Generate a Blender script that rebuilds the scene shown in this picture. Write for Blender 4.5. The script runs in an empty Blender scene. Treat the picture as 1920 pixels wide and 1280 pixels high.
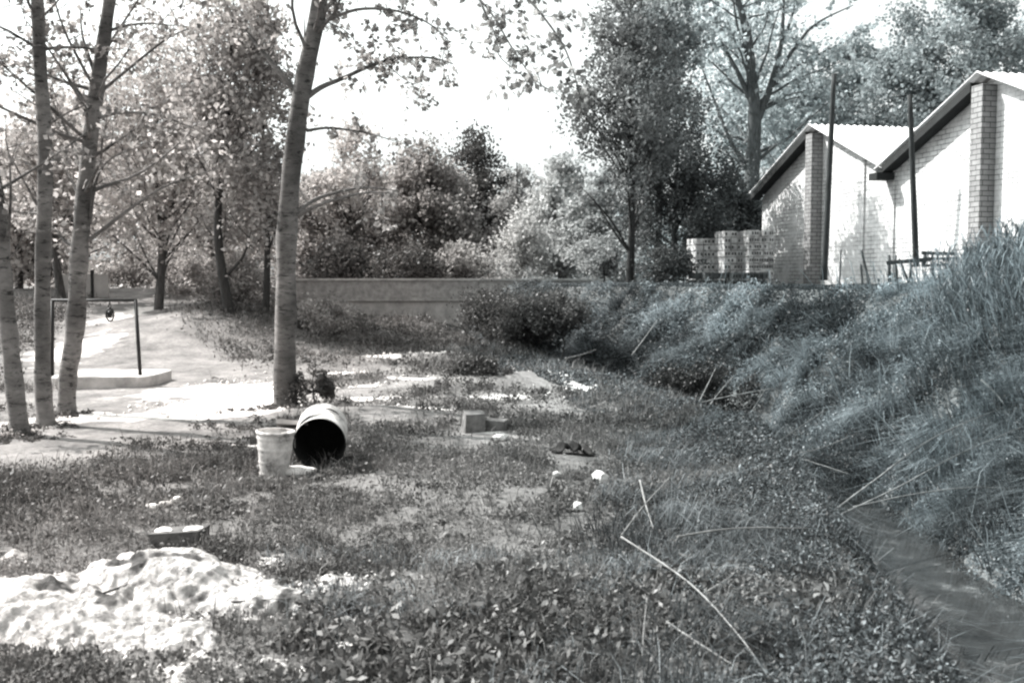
import bpy, math, random
import numpy as np
from mathutils import Vector, Matrix
R = math.radians
rng = np.random.default_rng(7)
random.seed(7)
scene = bpy.context.scene
col = scene.collection

# ---------------------------------------------------------------- camera, world, sun
F = 1867.0
PITCH = math.atan(120 / F)
EYE = 2.0
cam_d = bpy.data.cameras.new('camera'); cam = bpy.data.objects.new('camera', cam_d); col.objects.link(cam)
cam.location = (0, 0, EYE); cam.rotation_euler = (R(90) - PITCH, 0, 0)
cam_d.lens = 35.0; cam_d.sensor_width = 36; cam_d.clip_start = .05; cam_d.clip_end = 3000
scene.camera = cam
cam_d.dof.use_dof = True; cam_d.dof.focus_distance = 12.5; cam_d.dof.aperture_fstop = 3.0
SUN = Vector((-.90, .42, 0)).normalized()
ELEV = R(46)
sdir = Vector((SUN.x * math.cos(ELEV), SUN.y * math.cos(ELEV), math.sin(ELEV)))
w = bpy.data.worlds.new('World'); scene.world = w; w.use_nodes = True
wn = w.node_tree; wn.nodes.clear()
sk = wn.nodes.new('ShaderNodeTexSky'); sk.sky_type = 'NISHITA'; sk.sun_disc = False
sk.sun_elevation = ELEV; sk.sun_rotation = math.atan2(sdir.x, sdir.y)
sk.dust_density = 4.0; sk.air_density = 1.0
hs = wn.nodes.new('ShaderNodeHueSaturation'); hs.inputs['Saturation'].default_value = .0
bg = wn.nodes.new('ShaderNodeBackground'); bg.inputs['Strength'].default_value = .15
wo = wn.nodes.new('ShaderNodeOutputWorld')
tv = wn.nodes.new('ShaderNodeVectorMath'); tv.operation = 'MULTIPLY'; tv.inputs[1].default_value = (.95, 1.0, .99)
wn.links.new(sk.outputs[0], hs.inputs['Color']); wn.links.new(hs.outputs[0], tv.inputs[0]); wn.links.new(tv.outputs[0], bg.inputs[0]); wn.links.new(bg.outputs[0], wo.inputs[0])
sl = bpy.data.lights.new('sun', 'SUN'); sl.energy = 5.0; sl.angle = R(.6); sl.color = (1, .985, .96)
so = bpy.data.objects.new('sun', sl); col.objects.link(so); so.rotation_euler = sdir.to_track_quat('Z', 'Y').to_euler()
vs = scene.view_settings
vs.view_transform = 'Standard'; vs.look = 'None'; vs.gamma = 1; vs.exposure = 1.12
scene.cycles.filter_width = 2.3
scene.cycles.max_bounces = 6; scene.cycles.diffuse_bounces = 3; scene.cycles.transmission_bounces = 3
scene.cycles.transparent_max_bounces = 4

def P(px, py, y):
    """point in the world that stands at depth y on the sight line of photo pixel (px, py)"""
    dx = px - 960; c, s = math.cos(PITCH), math.sin(PITCH)
    dy = F * c + (640 - py) * s; dz = -F * s + (640 - py) * c
    k = y / dy
    return Vector((dx * k, y, EYE + dz * k))
def G(px, py, z=0.0):
    dx = px - 960; c, s = math.cos(PITCH), math.sin(PITCH)
    dy = F * c + (640 - py) * s; dz = -F * s + (640 - py) * c
    k = (z - EYE) / dz
    return Vector((dx * k, dy * k, z))

# ---------------------------------------------------------------- noise and terrain
NT = rng.random((256, 256))
def vnoise(x, y):
    x = np.asarray(x, float); y = np.asarray(y, float)
    xi = np.floor(x).astype(int); yi = np.floor(y).astype(int)
    fx = x - xi; fy = y - yi; fx = fx * fx * (3 - 2 * fx); fy = fy * fy * (3 - 2 * fy)
    a = NT[xi & 255, yi & 255]; b = NT[(xi + 1) & 255, yi & 255]; c = NT[xi & 255, (yi + 1) & 255]; d = NT[(xi + 1) & 255, (yi + 1) & 255]
    return (a * (1 - fx) + b * fx) * (1 - fy) + (c * (1 - fx) + d * fx) * fy
def fbm(x, y, o=4):
    s = 0; a = .5
    for i in range(o):
        s = s + a * vnoise(x * 2 ** i + 17.3 * i, y * 2 ** i - 9.1 * i); a *= .5
    return s / (1 - .5 ** o)
def sst(a, b, x):
    t = np.clip((x - a) / (b - a), 0, 1); return t * t * (3 - 2 * t)
YL = [0, 5, 10, 13, 16, 20, 24, 30, 33, 36, 60, 800]
XL = [1.6, 2.0, 2.7, 3.0, 2.5, 1.4, .3, -1.7, -3.0, -4.6, -14, -300]
XC = [3.0, 3.5, 4.0, 4.3, 4.2, 3.5, 2.4, -.6, -2.0, -3.4, -12.6, -296]
XT = [7.4, 7.4, 7.7, 7.9, 7.9, 7.4, 5.6, 1.3, .2, -1.2, -10, -290]
def hx(t, y): return np.interp(y, YL, t)
MOUNDS = [(-.55, 17.6, 1.3, .9, .26), (.55, 18.6, .9, 1.0, .22), (-4.3, 22.5, 2.2, 1.2, .15), (-1.5, 23.5, 1.6, .8, .2), (-2.5, 14.3, 1.4, .9, .12), (.2, 9.0, 1.6, 1.0, .1),
          (.5, 6.2, 1.6, .7, .10), (-4.9, 9.0, 1.0, .7, .10), (-7.5, 27.5, 3.0, 2.5, .6), (-5.0, 29.0, 1.6, 1.6, .35)]
def H(x, y):
    x = np.asarray(x, float); y = np.asarray(y, float)
    xl, xc, xt = hx(XL, y), hx(XC, y), hx(XT, y)
    left = sst(-9.5, -5, x)
    rise = 1.62 * ((1 - left) * sst(19, 40, y) + left * sst(25, 43, y))
    m = rise + .10 * (fbm(x * .6, y * .6) - .5) * sst(3, 6, y) + .05 * (fbm(x * 2.2 + 5, y * 2.2) - .5)
    for cx, cy, rx, ry, h in MOUNDS:
        m = m + h * np.exp(-((x - cx) / rx) ** 2 - ((y - cy) / ry) ** 2)
    zb = np.interp(y, [0, 12, 20, 28, 34], [-1.05, -1.0, -.8, -.35, -.1])
    zb = zb - (rise * 0)
    zt = 1.80 - .06 * sst(15, 20, y) + .25 * np.exp(-((x - 8.2) / 1.5) ** 2) * sst(22, 12, y) + .12 * (fbm(x * .5 + 3, y * .5) - .5)
    fl = np.interp(y, [4, 11, 14], [.42, .34, .15])
    t1 = sst(0, 1, (x - xl) / (xc - fl - xl + .01))
    u = np.clip((x - xc - fl) / (xt - xc - fl), 0, 1)
    t2 = u ** .85 * (1 - .25 * np.sin(u * math.pi) * 0)
    t2 = np.where(u < .1, t2, t2)
    lump = (fbm(x * .9 + 11, y * .9 + 4) - .5) * 1.5 * np.sin(np.pi * np.clip(u, 0, 1)) + (fbm(x * 3 + 1, y * 3) - .5) * .5 * np.sin(np.pi * np.clip(u, 0, 1))
    left_part = m * (1 - t1) + zb * t1
    right_part = zb + (zt - zb) * t2 + lump
    z = np.where(x < xc, left_part, right_part)
    z = z - .8 * np.exp(-((x - 3.9) / .9) ** 2 - ((y - 18.6) / 1.2) ** 2)
    far = sst(33.5, 37, y)
    return z * (1 - far) + (1.6 + .12 * (fbm(x * .2, y * .2) - .5)) * far
def Hs(x, y): return float(H(np.array([x]), np.array([y]))[0])

# where the soil is bare (worn path, sand, chalky scrapings); each entry: x, y, rx, ry, strength
BARE = []
def path_line(pts):
    for (a, b) in zip(pts[:-1], pts[1:]):
        n = max(2, int(math.dist(a[:2], b[:2]) / .5))
        for i in range(n):
            t = i / n; BARE.append((a[0] + (b[0] - a[0]) * t, a[1] + (b[1] - a[1]) * t, a[2] + (b[2] - a[2]) * t, a[2] + (b[2] - a[2]) * t, .62))
path_line([(-7.4, 9.4, 1.2), (-6.2, 10.6, 1.3), (-5.3, 12.4, 1.4), (-5.2, 15.0, 1.4), (-6.6, 19, 2.1), (-8.6, 22, 2.4), (-10.6, 27, 1.8), (-12.2, 33, 1.7), (-14.8, 40, 2.4)])
path_line([(-9.5, 12.9, 1.2), (-7.0, 13.8, 1.2), (-5.3, 14.2, 1.1)])
path_line([(-9.5, 16, 1.2), (-7.5, 16.2, 1.3), (-5.3, 16.2, 1.1)])
path_line([(-3.2, 17, .7), (-1.2, 17.8, .7), (1.0, 17.5, .6)])
path_line([(-9, 19.5, 1.2), (-6.5, 19.6, 1.4), (-3.8, 20.5, 1.1), (-2.4, 21.5, .6)])
CHALK = [(-4.35, 15.6, 1.0, 1.6, 1.0), (-5.2, 17.2, 1.3, 1.4, .7), (-3.0, 23.2, .55, .35, .7), (-1.9, 23.8, .7, .35, .9), (-.1, 18.9, .7, .4, .45),
         (-.3, 16.4, 1.0, .3, .5), (.95, 18.5, .25, .9, .9), (1.2, 17.3, .3, .5, .9), (-2.4, 16.4, .7, .25, .6), (-2.0, 19.6, .6, .25, .7), (-.6, 21.2, .8, .25, .6), (-3.6, 20.6, .6, .2, .7), (-1.2, 15.0, .5, .12, .6), (.4, 20.2, .5, .2, .7), (-3.2, 11.9, .35, .1, .5), (-.3, 12.6, .3, .1, .5), (-2.6, 18.2, .7, .4, .4),
         (-7.4, 13.6, 1.4, .35, .8), (-5.5, 14.3, 1.3, .4, .75), (-10.5, 24, .8, 2.0, .7), (-11.6, 30, .7, 2.4, .7)]
BARE += [(-2.2, 14.5, 1.8, 2.0, .36), (-1, 19, 2.2, 2, .42), (-.5, 12, 1.2, 1, .34), (-3.5, 24, 2, 2, .4), (0, 22, 1.5, 1.5, .38), (.6, 15, 1.2, 1.2, .34), (-1.2, 9.4, 1.0, .8, .3),
         (-5.0, 11.4, 1.0, .7, .62), (-4.3, 12.7, 1.1, .8, .66), (-5.5, 10.5, .8, .5, .6), (-3.9, 13.9, .9, .7, .62)]
def masks(x, y):
    n = fbm(x * 1.1 + 40, y * 1.1 + 3); n2 = fbm(x * 4.5, y * 4.5)
    b = np.zeros_like(x)
    for cx, cy, rx, ry, s in BARE:
        d = ((x - cx) / rx) ** 2 + ((y - cy) / ry) ** 2
        b = np.maximum(b, s * 1.6 * np.exp(-d * .9))
    b = b * (.35 + 1.1 * n) - .30 * (n2 - .42)
    c = np.zeros_like(x)
    for cx, cy, rx, ry, s in CHALK:
        d = ((x - cx) / rx) ** 2 + ((y - cy) / ry) ** 2
        c = np.maximum(c, s * 1.5 * np.exp(-d * .9))
    c = c * (.5 + .9 * n) - 1.1 * (n2 - .40) * (c > .03)
    return np.clip(b, 0, 1), np.clip(c, 0, 1)

# ---------------------------------------------------------------- materials
def nd(nt, t, **kw):
    n = nt.nodes.new(t)
    for k, v in kw.items():
        if hasattr(n, k): setattr(n, k, v)
        else: n.inputs[k].default_value = v
    return n
def tint_group():
    g = bpy.data.node_groups.new('Toning', 'ShaderNodeTree')
    g.interface.new_socket('Value', in_out='INPUT', socket_type='NodeSocketFloat')
    g.interface.new_socket('Color', in_out='OUTPUT', socket_type='NodeSocketColor')
    gi = g.nodes.new('NodeGroupInput'); go = g.nodes.new('NodeGroupOutput')
    ge = g.nodes.new('ShaderNodeNewGeometry'); sx = g.nodes.new('ShaderNodeSeparateXYZ')
    mr = g.nodes.new('ShaderNodeMapRange'); mr.interpolation_type = 'LINEAR'
    mr.inputs['From Min'].default_value = -3.5; mr.inputs['From Max'].default_value = 6.5
    mix = g.nodes.new('ShaderNodeValToRGB')
    e = mix.color_ramp.elements
    e[0].position = 0; e[0].color = (1.06, .985, .95, 1); e[1].position = 1; e[1].color = (.91, 1.01, 1.035, 1)
    m = e.new(.38); m.color = (1.01, 1.0, .985, 1)
    vm = g.nodes.new('ShaderNodeVectorMath'); vm.operation = 'SCALE'
    g.links.new(ge.outputs['Position'], sx.inputs[0]); g.links.new(sx.outputs[0], mr.inputs['Value'])
    g.links.new(mr.outputs[0], mix.inputs[0]); g.links.new(mix.outputs[0], vm.inputs[0]); g.links.new(gi.outputs[0], vm.inputs['Scale'])
    g.links.new(vm.outputs[0], go.inputs[0])
    return g
TG = tint_group()
class Spread:
    def __init__(s, nt, cc):
        m_ = nt.nodes.new('ShaderNodeMath'); m_.operation = 'MULTIPLY'; m_.inputs[1].default_value = 1.0
        for i in range(3): nt.links.new(m_.outputs[0], cc.inputs[i])
        s.inputs = m_.inputs; s.outputs = cc.outputs
def base_mat(name, rough=.85, toned=True):
    m = bpy.data.materials.new(name); m.use_nodes = True; nt = m.node_tree; nt.nodes.clear()
    out = nt.nodes.new('ShaderNodeOutputMaterial'); p = nt.nodes.new('ShaderNodeBsdfPrincipled'); p.inputs['Roughness'].default_value = rough
    p.inputs['Specular IOR Level'].default_value = .3
    nt.links.new(p.outputs[0], out.inputs[0])
    if toned: t = nt.nodes.new('ShaderNodeGroup'); t.node_tree = TG
    else: t = nt.nodes.new('ShaderNodeCombineColor'); t = Spread(nt, t)
    nt.links.new(t.outputs[0], p.inputs['Base Color'])
    return m, nt, p, t, out
def ramp(nt, src, stops):
    r = nt.nodes.new('ShaderNodeValToRGB'); e = r.color_ramp.elements
    e[0].position, v = stops[0]; e[0].color = (v, v, v, 1); e[1].position, v = stops[-1]; e[1].color = (v, v, v, 1)
    for p_, v in stops[1:-1]:
        x = e.new(p_); x.color = (v, v, v, 1)
    nt.links.new(src, r.inputs[0]); return r.outputs[0]
def math_n(nt, op, a, b=None):
    n = nt.nodes.new('ShaderNodeMath'); n.operation = op
    for i, v in enumerate((a, b)):
        if v is None: continue
        if isinstance(v, (int, float)): n.inputs[i].default_value = v
        else: nt.links.new(v, n.inputs[i])
    return n.outputs[0]
def mixf(nt, f, a, b):
    n = nt.nodes.new('ShaderNodeMix'); n.data_type = 'FLOAT'
    for s, v in ((0, f), (2, a), (3, b)):
        if isinstance(v, (int, float)): n.inputs[s].default_value = v
        else: nt.links.new(v, n.inputs[s])
    return n.outputs[0]
def noise(nt, scale, detail=4, rough=.6, vec=None, stretch=None):
    n = nt.nodes.new('ShaderNodeTexNoise'); n.inputs['Scale'].default_value = scale; n.inputs['Detail'].default_value = detail; n.inputs['Roughness'].default_value = rough
    tc = nt.nodes.new('ShaderNodeTexCoord'); src = tc.outputs['Object']
    if stretch:
        mp = nt.nodes.new('ShaderNodeMapping'); mp.inputs['Scale'].default_value = stretch; nt.links.new(src, mp.inputs[0]); src = mp.outputs[0]
    nt.links.new(src, n.inputs['Vector']); return n.outputs[0]
def bump(nt, p, h, strength, dist):
    b = nt.nodes.new('ShaderNodeBump'); b.inputs['Strength'].default_value = strength; b.inputs['Distance'].default_value = dist
    nt.links.new(h, b.inputs['Height']); nt.links.new(b.outputs[0], p.inputs['Normal'])
def simple(name, lo, hi, scale=6, rough=.85, bs=.3, bd=.01, stretch=None, metal=0, toned=True):
    m, nt, p, t, o = base_mat(name, rough, toned)
    n = noise(nt, scale, 5, .65, stretch=stretch)
    nt.links.new(ramp(nt, n, [(.32, lo), (.68, hi)]), t.inputs[0])
    if bs: bump(nt, p, n, bs, bd)
    p.inputs['Metallic'].default_value = metal
    return m
def leaf_mat(name, lo, hi, trans=.35, cool=0):
    m = bpy.data.materials.new(name); m.use_nodes = True; nt = m.node_tree; nt.nodes.clear()
    out = nt.nodes.new('ShaderNodeOutputMaterial')
    at = nt.nodes.new('ShaderNodeAttribute'); at.attribute_name = 'v'
    v = mixf(nt, at.outputs['Fac'], lo, hi)
    t = nt.nodes.new('ShaderNodeGroup'); t.node_tree = TG; nt.links.new(v, t.inputs[0])
    if cool:
        vmn = nt.nodes.new('ShaderNodeVectorMath'); vmn.operation = 'MULTIPLY'; vmn.inputs[1].default_value = (.92, 1.0, 1.05)
        nt.links.new(t.outputs[0], vmn.inputs[0]); t = vmn
    d = nt.nodes.new('ShaderNodeBsdfDiffuse'); tr = nt.nodes.new('ShaderNodeBsdfTranslucent'); mx = nt.nodes.new('ShaderNodeMixShader'); mx.inputs[0].default_value = trans
    g = nt.nodes.new('ShaderNodeBsdfGlossy'); g.inputs['Roughness'].default_value = .45; g.inputs['Color'].default_value = (.8, .8, .8, 1)
    m2 = nt.nodes.new('ShaderNodeMixShader'); m2.inputs[0].default_value = .02
    nt.links.new(t.outputs[0], d.inputs[0]); nt.links.new(t.outputs[0], tr.inputs[0])
    nt.links.new(d.outputs[0], mx.inputs[1]); nt.links.new(tr.outputs[0], mx.inputs[2]); nt.links.new(mx.outputs[0], m2.inputs[1]); nt.links.new(g.outputs[0], m2.inputs[2])
    nt.links.new(m2.outputs[0], out.inputs[0]); return m
M = {}
M['leaf_near'] = leaf_mat('poplar_leaf', .12, .54, .5)  # leaf tones from here to the pale one lightened: distant haze put into colour
M['leaf_mid'] = leaf_mat('leaf_mid', .14, .56, .5)
M['leaf_pale'] = leaf_mat('leaf_pale', .22, .7, .45)
M['leaf_dark'] = leaf_mat('leaf_dark', .03, .15, .3)
M['leaf_shade'] = leaf_mat('hollow_shade_leaf', .008, .09, .2)  # near black leaves: shade of the bank hollow put into their colour
M['leaf_feather'] = leaf_mat('leaf_feather', .06, .28, .4)
M['grass'] = leaf_mat('grass', .045, .30, .3)
M['bank'] = leaf_mat('bank_plants', .04, .38, .35, 1)
M['weed'] = leaf_mat('weed', .03, .30, .3, 1)
M['reed'] = leaf_mat('reed', .05, .34, .35, 1)
M['cane'] = simple('dry_cane', .10, .27, 12, .6, .2, .003)
M['stone'] = simple('chalk_stone', .5, .85, 9, .9, .5, .02)
M['concrete'] = simple('concrete', .2, .42, 5, .9, .4, .01)
M['concrete_pale'] = simple('concrete_pale', .3, .55, 3, .9, .4, .01)
M['concrete_dull'] = simple('dull_concrete', .07, .22, 7, .95, .6, .02)
M['iron'] = simple('dark_iron', .008, .02, 20, .6, .2, .003)
M['drum_shade'] = simple('drum_inside_shade', .004, .012, 20, .9, .1, .002)  # near black: shade inside the drum put into the colour
M['cloth'] = simple('dark_cloth', .008, .03, 9, .9, .3, .01)
M['pole'] = simple('old_timber', .015, .05, 4, .85, .4, .01, stretch=(6, 6, .8))
M['plank'] = simple('grey_plank', .03, .12, 4, .85, .4, .01)
M['gate'] = simple('gate_sheet', .3, .4, 2, .6, .1, .003)
M['white_wall'] = simple('whitewash', .7, .85, 2, .9, .2, .01)
M['fascia'] = simple('dark_barge', .008, .02, 4, .8, .2, .01)
M['roof'] = simple('roof_sheet', .62, .8, 2.5, .7, .15, .01, toned=False)
M['paper'] = simple('paper', .65, .85, 4, .8, .2, .01)
M['path_bark'] = simple('bark_dark', .03, .10, 5, .9, .6, .03, stretch=(3, 3, .7))

def bark_mat():
    m, nt, p, t, o = base_mat('pale_bark', .9)
    a = noise(nt, 3, 6, .7, stretch=(1.5, 1.5, 3.2)); b = noise(nt, 7, 6, .75, stretch=(.8, .8, 2.6)); c = noise(nt, 1.1, 3, .5)
    va = ramp(nt, a, [(.3, .09), (.7, .21)])
    lent = ramp(nt, b, [(.37, .18), (.47, 1.0)])
    blot = ramp(nt, c, [(.38, .5), (.62, 1.15)])
    v = math_n(nt, 'MULTIPLY', math_n(nt, 'MULTIPLY', va, lent), blot)
    nt.links.new(v, t.inputs[0]); bump(nt, p, b, .5, .015); return m
M['bark'] = bark_mat()

def drum_mat():
    m, nt, p, t, o = base_mat('painted_drum', .7)
    n = noise(nt, 5, 6, .7)
    nt.links.new(ramp(nt, n, [(.33, .12), (.44, .42), (.62, .7)]), t.inputs[0]); bump(nt, p, n, .2, .01); return m
M['drum'] = drum_mat()

def brick_mat(name='white_painted_brick', k=1.0, cover=.8):
    m, nt, p, t, o = base_mat(name, .9, False)
    uv = nt.nodes.new('ShaderNodeUVMap')
    br = nt.nodes.new('ShaderNodeTexBrick'); nt.links.new(uv.outputs[0], br.inputs['Vector'])
    br.inputs['Scale'].default_value = 1; br.inputs['Brick Width'].default_value = .30; br.inputs['Row Height'].default_value = .115; br.inputs['Mortar Size'].default_value = .012
    br.inputs['Color1'].default_value = (.62 * k, .62 * k, .62 * k, 1); br.inputs['Color2'].default_value = (.46 * k, .46 * k, .46 * k, 1); br.inputs['Mortar'].default_value = (.14 * k, .14 * k, .14 * k, 1)
    br.inputs['Bias'].default_value = -.2; br.inputs['Mortar Smooth'].default_value = .3
    n = noise(nt, .9, 5, .7); n2 = noise(nt, 6, 5, .7)
    # patches where whitewash covers the joints
    cov = ramp(nt, n, [(.42, 0), (.58, 1)])
    sep = nt.nodes.new('ShaderNodeSeparateColor'); nt.links.new(br.outputs[0], sep.inputs[0])
    v = mixf(nt, math_n(nt, 'MULTIPLY', cov, cover), sep.outputs[0], .66 * k)
    v = math_n(nt, 'MULTIPLY', v, ramp(nt, n2, [(.3, .72), (.6, 1.0)]))
    nt.links.new(v, t.inputs[0]); bump(nt, p, sep.outputs[0], .5, .01); return m
M['brick'] = brick_mat()
M['brick_bare'] = brick_mat('bare_brick', .42, .05)
def bare_brick_mat():
    m, nt, p, t, o = base_mat('hollow_brick', .9, False)
    n = noise(nt, 3.1, 2, .8)
    nt.links.new(ramp(nt, n, [(.3, .2), (.7, .6)]), t.inputs[0]); return m
M['block'] = bare_brick_mat()

def ground_mat():
    m, nt, p, t, o = base_mat('ground', .95)
    a = nt.nodes.new('ShaderNodeAttribute'); a.attribute_name = 'bare'
    c = nt.nodes.new('ShaderNodeAttribute'); c.attribute_name = 'chalk'
    n1 = noise(nt, 1.3, 6, .7); n2 = noise(nt, 14, 6, .75); n3 = noise(nt, 45, 4, .7)
    soil = math_n(nt, 'MULTIPLY', ramp(nt, n1, [(.3, .07), (.7, .16)]), ramp(nt, n2, [(.3, .5), (.7, 1.7)]))
    dirt = math_n(nt, 'MULTIPLY', ramp(nt, n1, [(.35, .10), (.65, .25)]), ramp(nt, n2, [(.3, .6), (.65, 1.25)]))
    chalk = math_n(nt, 'MULTIPLY', .8, ramp(nt, n2, [(.25, .7), (.6, 1.0)]))
    e = math_n(nt, 'MULTIPLY', n3, .5)
    fb = ramp(nt, math_n(nt, 'ADD', a.outputs['Fac'], math_n(nt, 'SUBTRACT', e, .25)), [(.15, 0), (.5, 1)])
    fc = ramp(nt, math_n(nt, 'ADD', c.outputs['Fac'], math_n(nt, 'SUBTRACT', e, .25)), [(.3, 0), (.55, 1)])
    v = mixf(nt, fc, mixf(nt, fb, soil, dirt), chalk)
    nt.links.new(v, t.inputs[0]); bump(nt, p, n2, .7, .05); return m
M['ground'] = ground_mat()
def sand_mat():
    m, nt, p, t, o = base_mat('chalky_sand', .95)
    a = nt.nodes.new('ShaderNodeAttribute'); a.attribute_name = 'v'
    n2 = noise(nt, 9, 6, .7); n3 = noise(nt, 40, 4, .7)
    v = math_n(nt, 'MULTIPLY', mixf(nt, a.outputs['Fac'], .06, .62), math_n(nt, 'MULTIPLY', ramp(nt, n2, [(.36, .30), (.54, 1.0)]), ramp(nt, n3, [(.2, .75), (.5, 1)])))
    nt.links.new(v, t.inputs[0]); bump(nt, p, n2, 1.0, .09); return m
M['sand'] = sand_mat()
def water_mat():
    m, nt, p, t, o = base_mat('stream_water', .03)
    n = noise(nt, 2.2, 8, .7)
    nt.links.new(ramp(nt, n, [(.3, .02), (.55, .04), (.62, .10), (.72, .28)]), t.inputs[0]); p.inputs['Specular IOR Level'].default_value = .9  # pale patches painted into the colour in place of sky reflections
    bump(nt, p, n, .12, .01); return m
M['water'] = water_mat()

# ---------------------------------------------------------------- mesh helpers
def tag(o, label=None, cat=None, group=None, kind=None):
    if label: o['label'] = label
    if cat: o['category'] = cat
    if group: o['group'] = group
    if kind: o['kind'] = kind
    return o
def empty(name, loc):
    o = bpy.data.objects.new(name, None); o.location = loc; o.empty_display_size = .2; col.objects.link(o); return o
def mesh_np(name, V, Fq, mat, parent=None, attrs=None, smooth=False, k=4, uv=None):
    V = np.asarray(V, np.float32); Fq = np.asarray(Fq, np.int32)
    me = bpy.data.meshes.new(name); me.vertices.add(len(V)); me.vertices.foreach_set('co', V.ravel())
    nf = len(Fq); me.loops.add(nf * k); me.loops.foreach_set('vertex_index', Fq.ravel())
    me.polygons.add(nf); me.polygons.foreach_set('loop_start', np.arange(nf, dtype=np.int32) * k)
    if attrs:
        for an, av in attrs.items():
            at = me.attributes.new(an, 'FLOAT', 'POINT'); at.data.foreach_set('value', np.asarray(av, np.float32))
    me.update(calc_edges=True)
    if smooth: me.polygons.foreach_set('use_smooth', np.ones(nf, bool))
    me.materials.append(mat)
    o = bpy.data.objects.new(name, me); col.objects.link(o)
    if parent is not None:
        o.parent = parent; o.matrix_parent_inverse = Matrix.Translation(-Vector(parent.location))
    return o
class MB:
    """collects boxes, prisms and tubes into one mesh"""
    def __init__(s): s.v = []; s.f = []; s.sm = []; s.uv = {}
    def quadpts(s, pts):
        i = len(s.v); s.v += [tuple(p) for p in pts]; s.f.append(tuple(range(i, i + len(pts)))); s.sm.append(False)
    def box(s, c, size, rz=0, tilt=(0, 0), jit=0):
        m = Matrix.Translation(Vector(c)) @ Matrix.Rotation(rz, 4, 'Z') @ Matrix.Rotation(tilt[0], 4, 'X') @ Matrix.Rotation(tilt[1], 4, 'Y')
        i = len(s.v)
        for x, y, z in ((-1, -1, -1), (1, -1, -1), (1, 1, -1), (-1, 1, -1), (-1, -1, 1), (1, -1, 1), (1, 1, 1), (-1, 1, 1)):
            s.v.append(tuple(m @ Vector((x * size[0] / 2 + random.uniform(-jit, jit), y * size[1] / 2 + random.uniform(-jit, jit), z * size[2] / 2 + random.uniform(-jit, jit)))))
        for q in ((0, 3, 2, 1), (4, 5, 6, 7), (0, 1, 5, 4), (1, 2, 6, 5), (2, 3, 7, 6), (3, 0, 4, 7)):
            s.f.append(tuple(i + k for k in q)); s.sm.append(False)
    def tube(s, pts, rad, n=8, cap=True, smooth=True, rough=0):
        pts = [Vector(p) for p in pts]
        if isinstance(rad, (int, float)): rad = [rad] * len(pts)
        i0 = len(s.v); up = Vector((.13, .9, .21)).normalized(); last = None
        for k, p in enumerate(pts):
            d = (pts[min(k + 1, len(pts) - 1)] - pts[max(k - 1, 0)])
            if d.length < 1e-6: d = Vector((0, 0, 1))
            d.normalize()
            a = up.cross(d) if last is None else last - d * last.dot(d)
            if a.length < 1e-3: a = Vector((1, 0, 0)).cross(d)
            a.normalize(); last = a; b = d.cross(a)
            for j in range(n):
                t = 2 * math.pi * j / n; r = rad[k] * (1 + (random.uniform(-rough, rough) if rough else 0))
                s.v.append(tuple(p + a * math.cos(t) * r + b * math.sin(t) * r))
        for k in range(len(pts) - 1):
            for j in range(n):
                a = i0 + k * n + j; b = i0 + k * n + (j + 1) % n
                s.f.append((a, b, b + n, a + n)); s.sm.append(smooth)
        if cap:
            s.f.append(tuple(i0 + j for j in reversed(range(n)))); s.sm.append(False)
            s.f.append(tuple(i0 + (len(pts) - 1) * n + j for j in range(n))); s.sm.append(False)
    def lathe(s, prof, n, mat4):
        i0 = len(s.v)
        for r, z in prof:
            for j in range(n):
                t = 2 * math.pi * j / n; s.v.append(tuple(mat4 @ Vector((r * math.cos(t), r * math.sin(t), z))))
        for k in range(len(prof) - 1):
            for j in range(n):
                a = i0 + k * n + j; b = i0 + k * n + (j + 1) % n; s.f.append((a, b, b + n, a + n)); s.sm.append(True)
    def build(s, name, mat, parent=None):
        me = bpy.data.meshes.new(name); me.from_pydata(s.v, [], s.f); me.update()
        me.polygons.foreach_set('use_smooth', s.sm); me.materials.append(mat)
        o = bpy.data.objects.new(name, me); col.objects.link(o)
        if parent is not None:
            o.parent = parent; o.matrix_parent_inverse = Matrix.Translation(-Vector(parent.location))
        return o
def unit(n):
    v = rng.normal(size=(n, 3)); return v / np.linalg.norm(v, axis=1)[:, None]
def leaves(c, L, W, up=0.0, tilt=None, d=None):
    """one small curved rhombus per leaf at centre c"""
    n = len(c); d = unit(n) if d is None else d
    d = d.copy(); d[:, 2] += up; d /= np.linalg.norm(d, axis=1)[:, None] + 1e-9
    r = unit(n); s = np.cross(d, r); s /= np.linalg.norm(s, axis=1)[:, None] + 1e-9
    nn = np.cross(d, s)
    L = np.broadcast_to(L, n)[:, None]; W = np.broadcast_to(W, n)[:, None]
    a = c - d * L * .5; b = c + s * W * .5 + nn * L * .08; e = c + d * L * .5; g = c - s * W * .5 + nn * L * .08
    V = np.stack([a, b, e, g], 1).reshape(-1, 3)
    return V, np.arange(n * 4).reshape(-1, 4)
def blades(b, h, wd, lean, bend):
    """a bent strip of two quads per blade"""
    n = len(b); ang = rng.random(n) * 2 * np.pi; hd = np.stack([np.cos(ang), np.sin(ang), np.zeros(n)], 1)
    if bend is not None and not np.isscalar(bend): hd = bend
    a2 = rng.random(n) * 2 * np.pi; s = np.stack([np.cos(a2), np.sin(a2), np.zeros(n)], 1)
    h = np.broadcast_to(h, n)[:, None]; wd = np.broadcast_to(wd, n)[:, None]; le = (np.broadcast_to(lean, n) * (.4 + rng.random(n)))[:, None]
    m = b + np.array([0, 0, 1]) * h * .6 + hd * h * le * .35; t = b + np.array([0, 0, 1]) * h * (1 - .35 * np.minimum(le, 1.5)) + hd * h * le
    V = np.stack([b - s * wd / 2, b + s * wd / 2, m + s * wd * .4, m - s * wd * .4, t + s * wd * .08, t - s * wd * .08], 1).reshape(-1, 3)
    i = np.arange(n)[:, None] * 6
    return V, np.concatenate([i + [0, 1, 2, 3], i + [3, 2, 4, 5]])
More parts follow.
